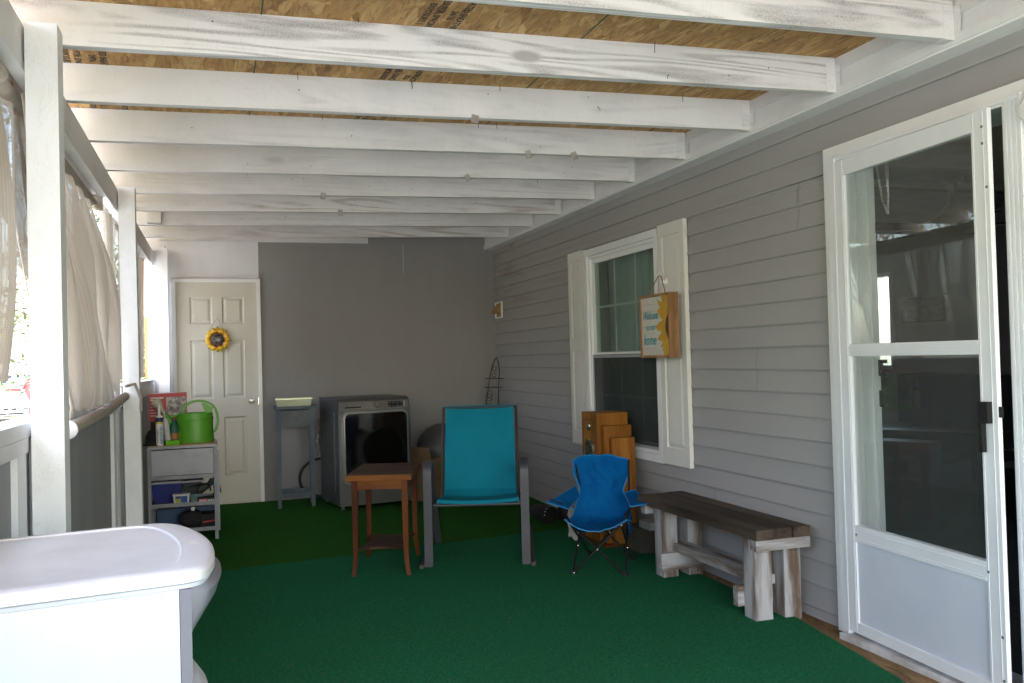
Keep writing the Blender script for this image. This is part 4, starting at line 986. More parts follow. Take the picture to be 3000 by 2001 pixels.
# ---- blue grey telephone stand
BG = M('distressed_blue_paint', (.075, .108, .145), (.15, .165, .18), 14, (1, 1, .4), .7, .3, 60, lo=.45, hi=.72)
BG2 = M('distressed_grey_paint', (.10, .112, .13), (.155, .16, .17), 10, (1, 1, 1), .7, .3, 60, lo=.4, hi=.7)
ps = thing('plant_stand', (.595, 7.62, 0), rad(-3), 'tall narrow distressed blue wooden stand with small drawer beside the cream door', 'table')
for sx in (-1, 1):
    for sy in (-1, 1): obj('leg', loft([([(sx * .135 - .015, sy * .11 - .015), (sx * .135 + .015, sy * .11 - .015), (sx * .135 + .015, sy * .11 + .015), (sx * .135 - .015, sy * .11 + .015)], .0), ([(sx * .13 - .018, sy * .11 - .018), (sx * .13 + .018, sy * .11 - .018), (sx * .13 + .018, sy * .11 + .018), (sx * .13 - .018, sy * .11 + .018)], .81)]), BG, ps, bevel=.003)
obj('tabletop', B(-.172, .172, -.148, .148, .81, .833), BG, ps, bevel=.006)
ap = [(-.112, .80), (-.112, .675)] + [(-.112 + .224 * t, .675 - .022 * math.sin(PI * t) ** 2 - .006 * math.sin(3 * PI * t)) for t in [i / 16 for i in range(1, 16)]] + [(.112, .675), (.112, .80)]
dw = obj('drawer_front', P_(ap, -.127, -.112, 'Y'), BG2, ps, bevel=.002); obj('knob', L([(.006, 0), (.006, -.01), (.015, -.016), (.014, -.024), (.003, -.026)], (0, -.127, .735), 14, 'Y'), BG2, dw, smooth=True)
bm = bmesh.new(); box(bm, -.135, -.12, -.1, .1, .69, .80); box(bm, .12, .135, -.1, .1, .69, .80); box(bm, -.115, .115, .105, .118, .69, .80); obj('apron', bm, BG, ps)
for sy in (-1, 1): obj('stretcher', B(-.117, .117, sy * .11 - .008, sy * .11 + .008, .085, .125), BG, ps, bevel=.002)
for sx in (-1, 1): obj('stretcher', B(sx * .133 - .008, sx * .133 + .008, -.094, .094, .085, .12), BG, ps, bevel=.002)
tr_ = thing('tin_planter', (.585, 7.56, .833), rad(-2), 'low pale green metallic box on top of the blue stand', 'box')
TIN = M('pale_tin', (.30, .33, .25), (.24, .26, .20), 8, (.4, 1, 1), .3, .1, 40, metal=.7)
bm = rect_frame(0, 1, 0, 1, 0, 1, .1); bm.free(); obj('box', loft([([(-.135, -.05), (.135, -.05), (.135, .05), (-.135, .05)], 0), ([(-.145, -.055), (.145, -.055), (.145, .055), (-.145, .055)], .062)]), TIN, tr_, bevel=.002)
bm = bmesh.new(); box(bm, -.148, .148, -.058, -.054, .056, .065); box(bm, -.148, .148, .054, .058, .056, .065); obj('rim', bm, TIN, tr_)
o = obj('hose', T(catmull([(.93, 7.72, .34), (.86, 7.75, .365), (.76, 7.8, .35), (.68, 7.83, .29), (.645, 7.84, .21), (.66, 7.85, .12), (.72, 7.86, .06), (.80, 7.85, .03), (.9, 7.8, .02)], 4), .012, 10), M('black_rubber', (.015, .015, .016), rough=.5), smooth=True); tag(o, 'black drain hose looping from the graphite washer to the stand', 'hose')

# ---- graphite front loader
gw = thing('front_load_washer', (.895, 7.165, 0), rad(8.6), 'graphite front loading washer with black glass door near the back wall', 'washing machine')
GRA = M('graphite_steel', (.15, .158, .162), (.125, .132, .136), 3, rough=.34, metal=.55, rvar=.1)
SIL = M('silver_trim', (.42, .43, .44), rough=.28, metal=.8)
Wm, Dm = .618, .57
prof = [(.0, .03), (.0, .775), (.006, .80), (.03, .86), (.06, .885), (.10, .892), (Dm, .892), (Dm, .03)]
obj('cabinet', P_(prof, .004, Wm - .004, 'X'), GRA, gw, bevel=.008, smooth=True)
def rr_poly(x0, x1, z0, z1, r, k=8):
    P = []
    for cx_, cz_, a0 in ((x1 - r, z0 + r, -PI / 2), (x1 - r, z1 - r, 0), (x0 + r, z1 - r, PI / 2), (x0 + r, z0 + r, PI)):
        P += [(cx_ + r * math.cos(a0 + PI / 2 * i / k), cz_ + r * math.sin(a0 + PI / 2 * i / k)) for i in range(k + 1)]
    return P
obj('front_bezel', P_(rr_poly(.03, Wm - .03, .20, .785, .05), -.022, .002, 'Y'), SIL, gw, bevel=.008, smooth=True)
BGL = M('black_glass', (.006, .007, .008), (.010, .011, .012), 3, rough=.06, spec=.8, coat=.6)
dr_ = obj('door', P_(rr_poly(.048, Wm - .048, .225, .768, .045), -.034, -.02, 'Y'), BGL, gw, bevel=.006, smooth=True)
bm = L([(.165, -.0342), (.171, -.0350), (.178, -.0342)], (.365, 0, .47), 44, 'Y'); obj('porthole_ring', bm, M('porthole_dark', (.008, .009, .010), rough=.12, spec=.8), dr_, smooth=True)
pmx = Matrix.Translation((0, .003, .792)) @ Matrix.Rotation(math.atan2(.03, .062), 4, 'X') @ Matrix.Rotation(-.0, 4, 'Z')
PM = Matrix.Translation((0, .0035, .800)) @ Matrix.Rotation(-math.atan2(.024, .06), 4, 'X')
bm = B(.015, Wm - .015, -.006, .004, -.01, .066, mat=PM); cp_ = obj('control_panel', bm, M('panel_graphite', (.28, .27, .265), (.24, .235, .23), 6, rough=.4, metal=.5), gw, bevel=.004)
bm = L([(.030, -.006), (.030, -.014), (.026, -.028), (.024, -.032), (.003, -.033)], (0, 0, 0), 28, 'Y'); bmesh.ops.transform(bm, matrix=PM @ Matrix.Translation((.325, 0, .030)), verts=bm.verts); obj('dial', bm, M('dial_steel', (.6, .58, .54), rough=.25, metal=.9), cp_, smooth=True)
bm = B(.425, .555, -.0085, -.006, .006, .054, mat=PM); obj('display', bm, BGL, cp_)
bm = bmesh.new()
for i in range(4):
    for j in range(2): box(bm, .43 + i * .034, .446 + i * .034, -.0092, -.0085, .012 + j * .03, .015 + j * .03, mat=PM)
box(bm, .558, .572, -.010, -.006, .010, .028, mat=PM); box(bm, .558, .572, -.010, -.006, .033, .052, mat=PM); obj('button', bm, LAB('button_white', (.5, .5, .5)), cp_)
bm = B(.06, .195, -.0078, -.006, .012, .022, mat=PM); obj('drawer_grip', bm, BGL, cp_)
bm = bmesh.new()
for i in range(9): box(bm, .225 + (i % 3) * .02, .24 + (i % 3) * .02, -.0068, -.006, .010 + (i // 3) * .016, .012 + (i // 3) * .016, mat=PM)
obj('dial_marks', bm, LAB('mark_grey', (.4, .4, .4)), cp_)
for x in (.04, Wm - .04):
    for y in (.05, Dm - .05): obj('foot', L([(.02, 0), (.02, .008), (.01, .012), (.01, .032)], (x, y, 0), 14), SIL, gw, smooth=True)
bm = bmesh.new(); box(bm, .0, .005, .12, Dm - .1, .14, .78); obj('side_recess', bm, GRA, gw, bevel=.002)
o = obj('plastic_bag', grid(lambda u, v: (.80 + .045 * u + .012 * math.sin(11 * v), 7.88 + .03 * math.sin(7 * v + 4 * u), .35 + .34 * v + .01 * math.sin(20 * u)), 10, 30, .001), M('clear_plastic', (.35, .35, .37), (.6, .6, .62), 30, rough=.1, lo=.5, hi=.6), smooth=True); tag(o, 'crinkled clear plastic bag hanging between the blue stand and the washer', 'bag')

# ---- cardboard box with grey ball
CARD = M('cardboard', (.21, .135, .07), (.175, .108, .055), 4, (1, 1, .5), .85, .2, 60)
cb = thing('cardboard_box', (1.67, 7.22, 0), rad(-42), 'open cardboard box with green print beside the graphite washer', 'box')
# local: corner toward camera at origin, sides run back left and back right
CBW = .34; H_ = .36
for nm, a in (('side', (0, CBW, 0, .006, 0, H_)), ('side', (0, .006, .006, CBW, 0, H_)), ('side', (.006, CBW, CBW - .006, CBW, 0, H_)), ('side', (CBW - .006, CBW, .006, CBW - .006, 0, H_)), ('bottom', (.006, CBW - .006, .006, CBW - .006, 0, .006))):
    obj(nm, B(*a), CARD, cb)
cb.rotation_euler = (0, 0, rad(38)); ROOTM[cb.name] = Matrix.Translation(cb.location) @ Matrix.Rotation(rad(38), 4, 'Z')
GP = LAB('green_print', (.04, .16, .07))
bm = bmesh.new(); box(bm, .02, .32, -.001, 0, .165, .169); 
for k in range(5): box(bm, .08 + k * .036, .104 + k * .036, -.001, 0, .27, .27 + (.035, .03, .035, .028, .035)[k])
obj('print', bm, GP, cb)
bm = bmesh.new(); box(bm, -.001, 0, .0, .34, .185, .189); 
for k in range(6): box(bm, -.001, 0, .08 + k * .036, .10 + k * .036, .11, .14)
obj('print', bm, GP, cb)
obj('flap', B(-.10, -.002, .01, CBW - .01, 0, .004, mat=Matrix.Translation((0, 0, H_)) @ Matrix.Rotation(rad(74), 4, 'Y')), CARD, cb)
bx_c = cb.location + Matrix.Rotation(rad(38), 3, 'Z') @ Vector((CBW / 2, CBW / 2, 0))
bs = obj('exercise_ball', L([(.001, -.235)] + [(.235 * math.cos(t), .235 * math.sin(t)) for t in [-PI / 2 + PI * i / 24 for i in range(1, 24)]] + [(.001, .235)], (0, 0, 0), 44), M('grey_rubber', (.10, .10, .105), (.085, .085, .09), 6, rough=.45, bmp=.1, bscale=80), smooth='all')
bs.location = (1.865, 7.62, .39); tag(bs, 'dark grey exercise ball sitting in the cardboard box', 'ball')

# ---- metal trellis leaning in the corner
BRO = M('dark_wire', (.05, .045, .04), (.10, .09, .08), 20, rough=.5, metal=.6)
WIR = M('pale_wire', (.22, .22, .21), (.12, .12, .12), 20, rough=.5, metal=.5)
tl = thing('wire_rack', (2.30, 7.55, 0), 0, 'folded wire garden rack with arched top leaning in the corner behind the teal chair', 'rack')
def TP(s, h): return Vector((2.21 + .205 * h / 1.18 + s * .5, 7.52 + .23 * h / 1.18 - s * .62, h))
bm = bmesh.new(); tube(bm, catmull([TP(-.10, 0), TP(-.09, .6), TP(-.075, .9), TP(-.05, 1.08), TP(0, 1.185), TP(.05, 1.1), TP(.07, .9), TP(.09, .6), TP(.10, 0)], 5), .006, 6)
obj('arch', bm, BRO, tl, world=True, smooth=True)
bm = bmesh.new()
for s in (-.10, -.066, -.033, 0, .033, .066, .10): tube(bm, [TP(s * 1.1, .0), TP(s * .95, .98)], .0025, 5)
obj('wire', bm, WIR, tl, world=True)
bm = bmesh.new()
for h in (.75, .92, 1.0): tube(bm, [TP(-.12, h), TP(.12, h)], .005, 6)
for h in (.8, .86, .83): tube(bm, [TP(-.05 + .04 * math.cos(t), h + .03 * math.sin(t)) for t in [i * .5 for i in range(13)]], .003, 5)
for h in (1.03, 1.09): tube(bm, [TP(-.01 + .025 * math.cos(t), h + .022 * math.sin(t)) for t in [i * .5 for i in range(13)]], .003, 5)
obj('crossbar', bm, BRO, tl, world=True)

# ---- wooden end table
TW = wood('varnished_oak', (.055, .012, .001), (.135, .040, .004), (.21, .070, .007), 'X', .5, 16, 3, .0)
TWZ = wood('varnished_oak_leg', (.035, .007, .001), (.080, .018, .002), (.12, .031, .003), 'Z', .5, 16, 3, .0)
TWD = wood('worn_table_top', (.03, .013, .009), (.055, .025, .016), (.08, .040, .026), 'X', .5, 20, 4, .0)
et = thing('end_table', (.90, 5.09, 0), rad(-18.5), 'small square varnished wooden table with a lower shelf in front of the washer', 'table')
obj('tabletop', B(-.178, .178, -.27, .27, .536, .566), TWD, et, bevel=.003)
bm = bmesh.new(); box(bm, -.1795, .1795, -.2715, -.2695, .5345, .5645); box(bm, -.1795, -.1775, -.2695, .27, .5345, .5645); box(bm, .1775, .1795, -.2695, .27, .5345, .5645); obj('edge_band', bm, TW, et)
for sx in (-1, 1):
    for sy in (-1, 1):
        lv = []
        for z, o_, w_ in ((0, .016, .0105), (.05, .008, .011), (.11, .0015, .0125), (.2, 0, .014), (.42, 0, .016), (.535, 0, .0165)):
            x, y = sx * (.138 + o_), sy * (.225 + o_); lv.append(([(x - w_, y - w_), (x + w_, y - w_), (x + w_, y + w_), (x - w_, y + w_)], z))
        obj('leg', loft(lv), TWZ, et, bevel=.002)
bm = bmesh.new()
obj('apron', P_([(-.122, .536), (-.122, .478)] + [(-.122 + .244 * t, .478 - .010 * math.sin(PI * t) * 0 + .006 * math.sin(PI * t)) for t in (.25, .5, .75)] + [(.122, .478), (.122, .536)], -.232, -.218, 'Y'), TW, et)
obj('apron', P_([(-.122, .536), (-.122, .478), (.122, .478), (.122, .536)], .218, .232, 'Y'), TW, et)
for sx in (-1, 1): obj('apron', B(sx * .138 - .007, sx * .138 + .007, -.21, .21, .475, .536), TWZ, et)
shp = [(-.135, -.215)] + [(-.135 + .27 * t, -.215 + .05 * math.sin(PI * t)) for t in [i / 10 for i in range(1, 10)]] + [(.135, -.215)] + [(.135 - .03 * math.sin(PI * t), -.215 + .43 * t) for t in [i / 10 for i in range(1, 10)]] + [(.135, .215)] + [(.135 - .27 * t, .215 - .05 * math.sin(PI * t)) for t in [i / 10 for i in range(1, 10)]] + [(-.135, .215)] + [(-.135 + .03 * math.sin(PI * t), .215 - .43 * t) for t in [i / 10 for i in range(1, 10)]]
obj('lower_shelf', P_(shp, .142, .154), TWD, et, bevel=.002)

# ---- teal sling rocker
CG = M('grey_powder_coat', (.05, .052, .066), (.04, .042, .053), 6, rough=.5, bmp=.1, bscale=300)
DKF = M('dark_frame', (.03, .032, .037), (.022, .023, .026), 6, rough=.45)
sm_, n, l, b = new_mat('teal_sling'); b.inputs['Roughness'].default_value = .8; b.inputs['Specular IOR Level'].default_value = .2
v = coords(n, l, rand=False); w1 = n.new('ShaderNodeTexWave'); w1.inputs['Scale'].default_value = 130; l.new(v, w1.inputs[0]); w1.bands_direction = 'Z'
f_n = tnoise(n, l, v, 3, 3); fn2_ = tnoise(n, l, v, 300, 2)
cl = ramp(n, l, f_n, [(.3, (.001, .20, .29)), (.7, (.001, .17, .25))]); cl = mix(n, l, .4, cl, ramp(n, l, fn2_, [(.3, (.6, .6, .6)), (.7, (1.2, 1.2, 1.2))]), 'MULTIPLY'); l.new(cl, b.inputs['Base Color']); bump(n, l, b, fn2_, .3, .001)
tc_ = thing('patio_chair', (1.365, 4.865, 0), rad(-18.2), 'teal sling patio rocking chair with grey metal arms in the middle of the porch', 'chair')
def sling(u, v):
    # v 0 front of seat -> 1 top of back
    P = [(-.012, .372), (0.0, .388), (.12, .378), (.28, .357), (.345, .358), (.385, .385), (.44, .47), (.50, .61), (.56, .73), (.635, .868), (.645, .884)]
    t = v * (len(P) - 1); i = min(int(t), len(P) - 2); q = t - i
    y = P[i][0] + (P[i + 1][0] - P[i][0]) * q; z = P[i][1] + (P[i + 1][1] - P[i][1]) * q
    hw = .226 - .012 * v if v > .3 else .232
    x = .02 + (u - .5) * 2 * hw
    sag = .012 * (1 - (2 * u - 1) ** 2)
    if v < .4: z -= sag
    else: y += sag
    return (x, y, z)
obj('sling', grid(sling, 24, 80, .003), sm_, tc_, smooth=True)
for s in (-1, 1):
    pth = catmull([(.02 + s * .232, y, z) for y, z in ((-.005, .366), (.10, .367), (.27, .345), (.35, .345), (.40, .38), (.45, .48), (.51, .62), (.57, .74), (.645, .876))], 4)
    obj('side_rail', T(pth, .009, 8), DKF, tc_, smooth=True)
    arm = catmull([(.01 + s * .276, y, z) for y, z in ((-.004, .0), (-.002, .20), (0, .40), (.0, .53), (.018, .572), (.07, .594), (.14, .585), (.22, .53), (.36, .38), (.50, .20), (.64, .015))], 4)
    bm = bmesh.new(); R = []
    for i, p in enumerate(arm):
        a = Vector(arm[max(i - 1, 0)]); c = Vector(arm[min(i + 1, len(arm) - 1)]); d = (c - a).normalized(); nrm = Vector((0, -d.z, d.y)); p = Vector(p)
        w_ = .0235 if i < 30 else .018; R.append([bm.verts.new(q) for q in (p + Vector((w_, 0, 0)) + nrm * .009, p + Vector((w_, 0, 0)) - nrm * .009, p - Vector((w_, 0, 0)) - nrm * .009, p - Vector((w_, 0, 0)) + nrm * .009)])
    for a, c in zip(R, R[1:]):
        for k in range(4): bm.faces.new((a[k], a[(k + 1) % 4], c[(k + 1) % 4], c[k]))
    bm.faces.new(R[0]); bm.faces.new(R[-1][::-1]); obj('arm_frame', bm, CG, tc_, bevel=.003, smooth=True)
    rk = catmull([(.01 + s * .315, y, z) for y, z in ((-.05, .022), (.1, .014), (.3, .013), (.5, .022), (.68, .045), (.82, .075))], 4)
    rko = obj('rocker', T(rk, (.010, .012), 8, flat=(1, 0, 0)), M('rusty_grey', (.06, .045, .045), (.035, .03, .03), 12, rough=.7) if s < 0 else bpy.data.materials['rusty_grey'], tc_, smooth=True)
    obj('bolt', T([(.01 + s * .276, 0, .022), (.01 + s * .33, 0, .022)], .009, 8), bpy.data.materials['rusty_grey'], rko, smooth=True)
obj('cross_tube', T([(-.235, .0, .356), (.275, .0, .356)], .008, 10), CG, tc_, smooth=True)
obj('cross_tube', T([(-.212, .642, .872), (.245, .642, .872)], .008, 10), DKF, tc_, smooth=True)
obj('cross_tube', T([(-.25, .37, .34), (.27, .37, .34)], .009, 10), DKF, tc_, smooth=True)

# ---- child's blue camp chair
bm_, n, l, b = new_mat('blue_canvas'); b.inputs['Roughness'].default_value = .85; b.inputs['Specular IOR Level'].default_value = .1
v = coords(n, l, rand=False); f1 = tnoise(n, l, v, 9, 5, .6, .6); f2 = tnoise(n, l, v, 320, 2)
cl = ramp(n, l, f1, [(.3, (.001, .085, .27)), (.7, (.001, .115, .33))]); l.new(mix(n, l, .3, cl, ramp(n, l, f2, [(.3, (.7, .7, .7)), (.7, (1.2, 1.2, 1.2))]), 'MULTIPLY'), b.inputs['Base Color'])
bump(n, l, b, mix(n, l, .5, f1, f2), .5, .006); BLU = bm_
PIP = M('blue_piping', (.01, .19, .50), rough=.7)
kc = thing('camp_chair', (1.98, 4.60, 0), rad(-30), 'blue folding camp chair with black legs next to the wooden bench', 'chair')
Fl, Fr, Rl, Rr = (1.79, 4.461, .012), (2.033, 4.318, .012), (2.06, 4.84, .012), (2.225, 4.62, .012)
sL, sR, rL, rR = (1.80, 4.50, .273), (2.035, 4.355, .271), (2.02, 4.82, .30), (2.215, 4.62, .30)
def leg(a, c, r=.0062): obj('leg', T([a, c], r, 8), BLACKP, kc, world=True, smooth=True)
leg(Fl, sR); leg(Fr, sL); leg(Fl, rL); leg(Rl, sL); leg(Fr, rR); leg(Rr, sR); leg(Rl, rR); leg(Rr, rL)
for a, c in ((rL, (1.988, 4.872, .575)), (rR, (2.249, 4.683, .575)), (sL, (1.748, 4.47, .372)), (sR, (2.08, 4.315, .376))): obj('pole', T([a, c], .0065, 8), BLACKP, kc, world=True, smooth=True)
for p in (Fl, Fr, Rl, Rr): obj('foot', L([(.017, -.012), (.018, .0), (.012, .018), (.007, .022)], p, 12), BLACKP, kc, world=True, smooth=True)
bm = bmesh.new()
def mid(a, c, t=.5): return tuple(x + (y - x) * t for x, y in zip(a, c))
for p in (mid(Fl, sR, .5), mid(Fr, sL, .02), mid(Fl, sR, .02), sL, sR, mid(Rl, rR, .5), mid(Rr, rL, .03), mid(Rl, rR, .03), mid(Fl, rL, .4), mid(Fr, rR, .4)): lathe(bm, [(.0055, -.010), (.005, -.0125), (.002, -.0135)], p, 8, 'Y')
obj('rivet', bm, CHROME, kc, world=True, smooth=True)
rows = [((1.758, 4.475, .303), (1.886, 4.385, .245), (2.05, 4.315, .303)), ((1.835, 4.62, .270), (1.982, 4.56, .218), (2.149, 4.46, .272)), ((1.915, 4.74, .275), (2.065, 4.70, .226), (2.215, 4.60, .275)),
        ((1.955, 4.79, .320), (2.095, 4.765, .29), (2.222, 4.63, .325)), ((1.994, 4.82, .392), (2.118, 4.80, .375), (2.198, 4.66, .395)), ((1.988, 4.845, .445), (2.13, 4.83, .44), (2.222, 4.675, .448)), ((1.976, 4.865, .50), (2.13, 4.83, .51), (2.247, 4.68, .50)), ((1.979, 4.87, .572), (2.12, 4.80, .603), (2.250, 4.683, .573))]
def cloth(u, v):
    t = v * (len(rows) - 1); i = min(int(t), len(rows) - 2); q = t - i
    r0, r1, r2, r3 = rows[max(i - 1, 0)], rows[i], rows[i + 1], rows[min(i + 2, len(rows) - 1)]
    c = []
    for k in range(3):
        c.append(Vector([.5 * (2 * b_ + (-a + d) * q + (2 * a - 5 * b_ + 4 * d - e) * q * q + (-a + 3 * b_ - 3 * d + e) * q ** 3) for a, b_, d, e in zip(r0[k], r1[k], r2[k], r3[k])]))
    p = c[0] * (1 - u) * (1 - 2 * u) + c[1] * 4 * u * (1 - u) + c[2] * u * (2 * u - 1)
    n_ = Vector((-.35, -.7, .6)); w_ = mnoise.noise(Vector((u * 3.2, v * 7, 1))) * .022 + mnoise.noise(Vector((u * 9 + v * 4, v * 9, 5))) * .013
    return p + n_ * w_ * math.sin(PI * u) ** .5
obj('cloth_seat', grid(cloth, 36, 90, .0025), BLU, kc, world=True, smooth=True)
bm = bmesh.new()
edge = [cloth(0, i / 60) for i in range(61)] + [cloth(i / 24, 1) for i in range(1, 25)] + [cloth(1, 1 - i / 60) for i in range(1, 61)] + [cloth(1 - i / 24, 0) for i in range(1, 24)]
tube(bm, edge, .0038, 6, closed=True); obj('piping', bm, PIP, kc, world=True, smooth=True)
# hanging cloth pocket at the right side under the seat
obj('side_skirt', grid(lambda u, v: (2.07 + .15 * u, 4.34 + .27 * u, .30 - (.065 + .05 * math.sin(PI * u)) * v + .012 * u), 12, 6, .002), BLU, kc, world=True, smooth=True)
def quad(a, b_, c, d, sag=.01, nm='armrest', edge=None):
    a, b_, c, d = map(Vector, (a, b_, c, d))
    fn_ = lambda u, v: a.lerp(b_, u).lerp(d.lerp(c, u), v) - Vector((0, 0, sag * math.sin(PI * u) * math.sin(PI * v)))
    o = obj(nm, grid(fn_, 14, 10, .0025), BLU, kc, world=True, smooth=True)
    bm = bmesh.new(); tube(bm, [fn_(i / 10, 0) for i in range(11)] + [fn_(1, i / 8) for i in range(1, 9)] + [fn_(1 - i / 10, 1) for i in range(1, 11)] + [fn_(0, 1 - i / 8) for i in range(1, 8)], .003, 5, closed=True); obj('arm_piping', bm, PIP, o, world=True, smooth=True)
quad((1.967, 4.82, .422), (1.704, 4.50, .412), (1.77, 4.44, .368), (1.984, 4.80, .365))
quad((2.20, 4.65, .392), (2.057, 4.28, .378), (2.150, 4.27, .386), (2.255, 4.62, .408))
quad((1.704, 4.50, .412), (1.640, 4.43, .413), (1.745, 4.39, .374), (1.77, 4.44, .368), nm='cup_pocket')
obj('cup_ring', T([(1.715 + .036 * math.cos(t), 4.475 + .036 * math.sin(t), .402 - .018 * math.cos(t)) for t in [2 * PI * i / 20 for i in range(20)]], .003, 6, closed=True), BLACKP, kc, world=True, smooth=True)

# ---- retro stepped wooden radio cabinet
OK1 = wood('honey_oak', (.17, .06, .006), (.26, .10, .012), (.33, .14, .022), 'Z', .5, 22, 4, .0)
rd_ = thing('radio_cabinet', (2.33, 5.18, 0), 0, 'stepped honey wood retro radio cabinet with dials standing under the window', 'cabinet')
obj('centre_block', B(-.11, .10, -.12, .12, .03, .825), OK1, rd_, bevel=.003)
for s in (-1, 1):
    y = lambda a, c: (min(s * a, s * c), max(s * a, s * c))
    obj('step_block', B(-.086, .10, *y(.1205, .17), .02, .748), OK1, rd_, bevel=.003)
    obj('step_block', B(-.055, .10, *y(.1705, .215), .01, .675), OK1, rd_, bevel=.003)
obj('plinth', B(-.118, .10, -.225, .225, 0, .0095 + .02), TWZ, rd_, bevel=.003)
bm = bmesh.new(); tube(bm, [(-.111, -.10 + .2 * t, .765 + .02 * math.sin(PI * t)) for t in [i / 12 for i in range(13)]], .0025, 6); tube(bm, [(-.111, -.1, .765), (-.111, -.1, .1)], .002, 6); tube(bm, [(-.111, .1, .765), (-.111, .1, .1)], .002, 6); obj('inlay', bm, DKW, rd_)
obj('tuning_eye', L([(.026, 0), (.028, -.006), (.024, -.012), (.004, -.014)], (-.11, 0, .738), 20, 'X'), CHROME, rd_, smooth=True)
bm = bmesh.new(); P = [(.062 * math.copysign(abs(math.cos(t)) ** .7, math.cos(t)), .59 + .068 * math.copysign(abs(math.sin(t)) ** .7, math.sin(t))) for t in [2 * PI * i / 28 for i in range(28)]]
prism(bm, P, -.118, -.11, 'X'); dl = obj('dial_bezel', bm, CHROME, rd_, bevel=.002, smooth=True)
obj('dial_face', P_([(x * .85, .59 + (z - .59) * .87) for x, z in P], -.1195, -.1182, 'X'), M('dial_glass', (.10, .11, .08), (.02, .025, .02), 30, rough=.15), dl)
for yy in (-.065, 0, .065): obj('knob', L([(.016, 0), (.017, -.012), (.013, -.022), (.003, -.023)], (-.11, yy, .475), 16, 'X'), BLACKP, rd_, smooth=True)
bm = B(-.113, -.11, -.055, .055, .20, .43); obj('speaker_grille', bm, M('grille_cloth', (.03, .025, .018), (.06, .05, .03), 120, rough=.9), rd_)

# ---- welcome sign hung in front of window frame and shutter
SW = wood('sign_frame_wood', (.20, .10, .045), (.33, .18, .085), (.42, .25, .13), 'Z', .6, 20, 4)
ws = thing('welcome_sign', (2.38, 4.56, 1.345), 0, 'wooden framed sign reading Welcome to our home with half a sunflower, hung by the window', 'sign')
# local: face at x=0 looking to -X; y from -.18(near) .. .18 (far)
sw2, sh2 = .182, .182
bm = bmesh.new(); D0, D1 = -.004, .055
box(bm, D0, D1, -sw2, -sw2 + .014, -sh2, sh2); box(bm, D0, D1, sw2 - .014, sw2, -sh2, sh2)
obj('frame', bm, SW, ws, bevel=.001); bm = bmesh.new(); box(bm, D0, D1, -sw2 + .0142, sw2 - .0142, -sh2, -sh2 + .014); box(bm, D0, D1, -sw2 + .0142, sw2 - .0142, sh2 - .014, sh2); obj('frame', bm, SW, ws, bevel=.001)
bm = bmesh.new()
for k in range(8): box(bm, .004, .012, -.167, .167, -.168 + k * .042, -.168 + k * .042 + .0408)
obj('plank_panel', bm, M('sign_white', (.60, .57, .52), (.55, .52, .47), 8, (1, .3, 1), .7), ws)
# sunflower half: petals clipped to the panel, centre at near edge
YEL = M('sign_yellow', (.58, .33, .03), (.50, .27, .02), 14, rough=.7)
def clip(y): return max(-.166, min(.166, y))
bm = bmesh.new()
prof_ = [(-.166, .168), (-.075, .168), (-.085, .125), (-.010, .155), (-.040, .115), (-.058, .10), (-.012, .088), (-.030, .065), (-.062, .045), (-.086, .03), (-.035, .018), (.004, -.004), (-.008, -.022), (-.07, -.038), (-.040, -.056), (-.014, -.078), (-.062, -.088), (-.080, -.094), (-.048, -.128), (-.085, -.118), (-.072, -.150), (-.095, -.140), (-.088, -.168), (-.166, -.168)]
prism(bm, [(-.166 + (y + .166) * .92, z) for y, z in prof_], .0022, .0038, 'X'); obj('painted_petals', bm, YEL, ws)
bm = bmesh.new(); prism(bm, [(-.166, .075)] + [(-.166 + .042 * math.sin(PI * t), .075 - .165 * t) for t in [i / 14 for i in range(1, 14)]] + [(-.166, -.09)], .0008, .002, 'X'); obj('painted_centre', bm, M('sign_brown', (.12, .05, .025), (.08, .03, .02), 60, rough=.8), ws)
TEAL = LAB('sign_teal', (.05, .33, .38))
bm = bmesh.new()
for t, sz, y, z in (('Welcome', .056, .158, .026), ('to our', .044, .110, -.024), ('home', .070, .152, -.092)):
    join(bm, text_bm(t, sz, frame_m((.0008, y, z), (0, -1, 0), (0, 0, 1)), .0004, font_shear=.35))
for v in bm.verts:
    if v.co.y < -.02: v.co.y = -.02 + (v.co.y + .02) * .4
    v.co.z = v.co.z * 1.0
bmesh.ops.scale(bm, vec=(1, 1, 1.25), verts=bm.verts, space=Matrix.Translation((0, 0, .03)))
obj('lettering', bm, TEAL, ws)
ropes = T([(.02, -.10, .182), (.045, -.01, .285), (.045, .01, .29), (.045, .03, .285), (.02, .12, .182)], .0028, 6); obj('rope', ropes, M('rope', (.30, .17, .09), rough=.9), ws)
hk = thing('suction_hook', (2.462, 4.565, 1.60), 0, 'round white plastic hook holding the rope of the welcome sign', 'hook')
obj('cup', L([(.026, 0), (.024, -.006), (.010, -.010), (.009, -.02), (.012, -.03)], n=20, axis='X'), TRIM, hk, smooth=True)

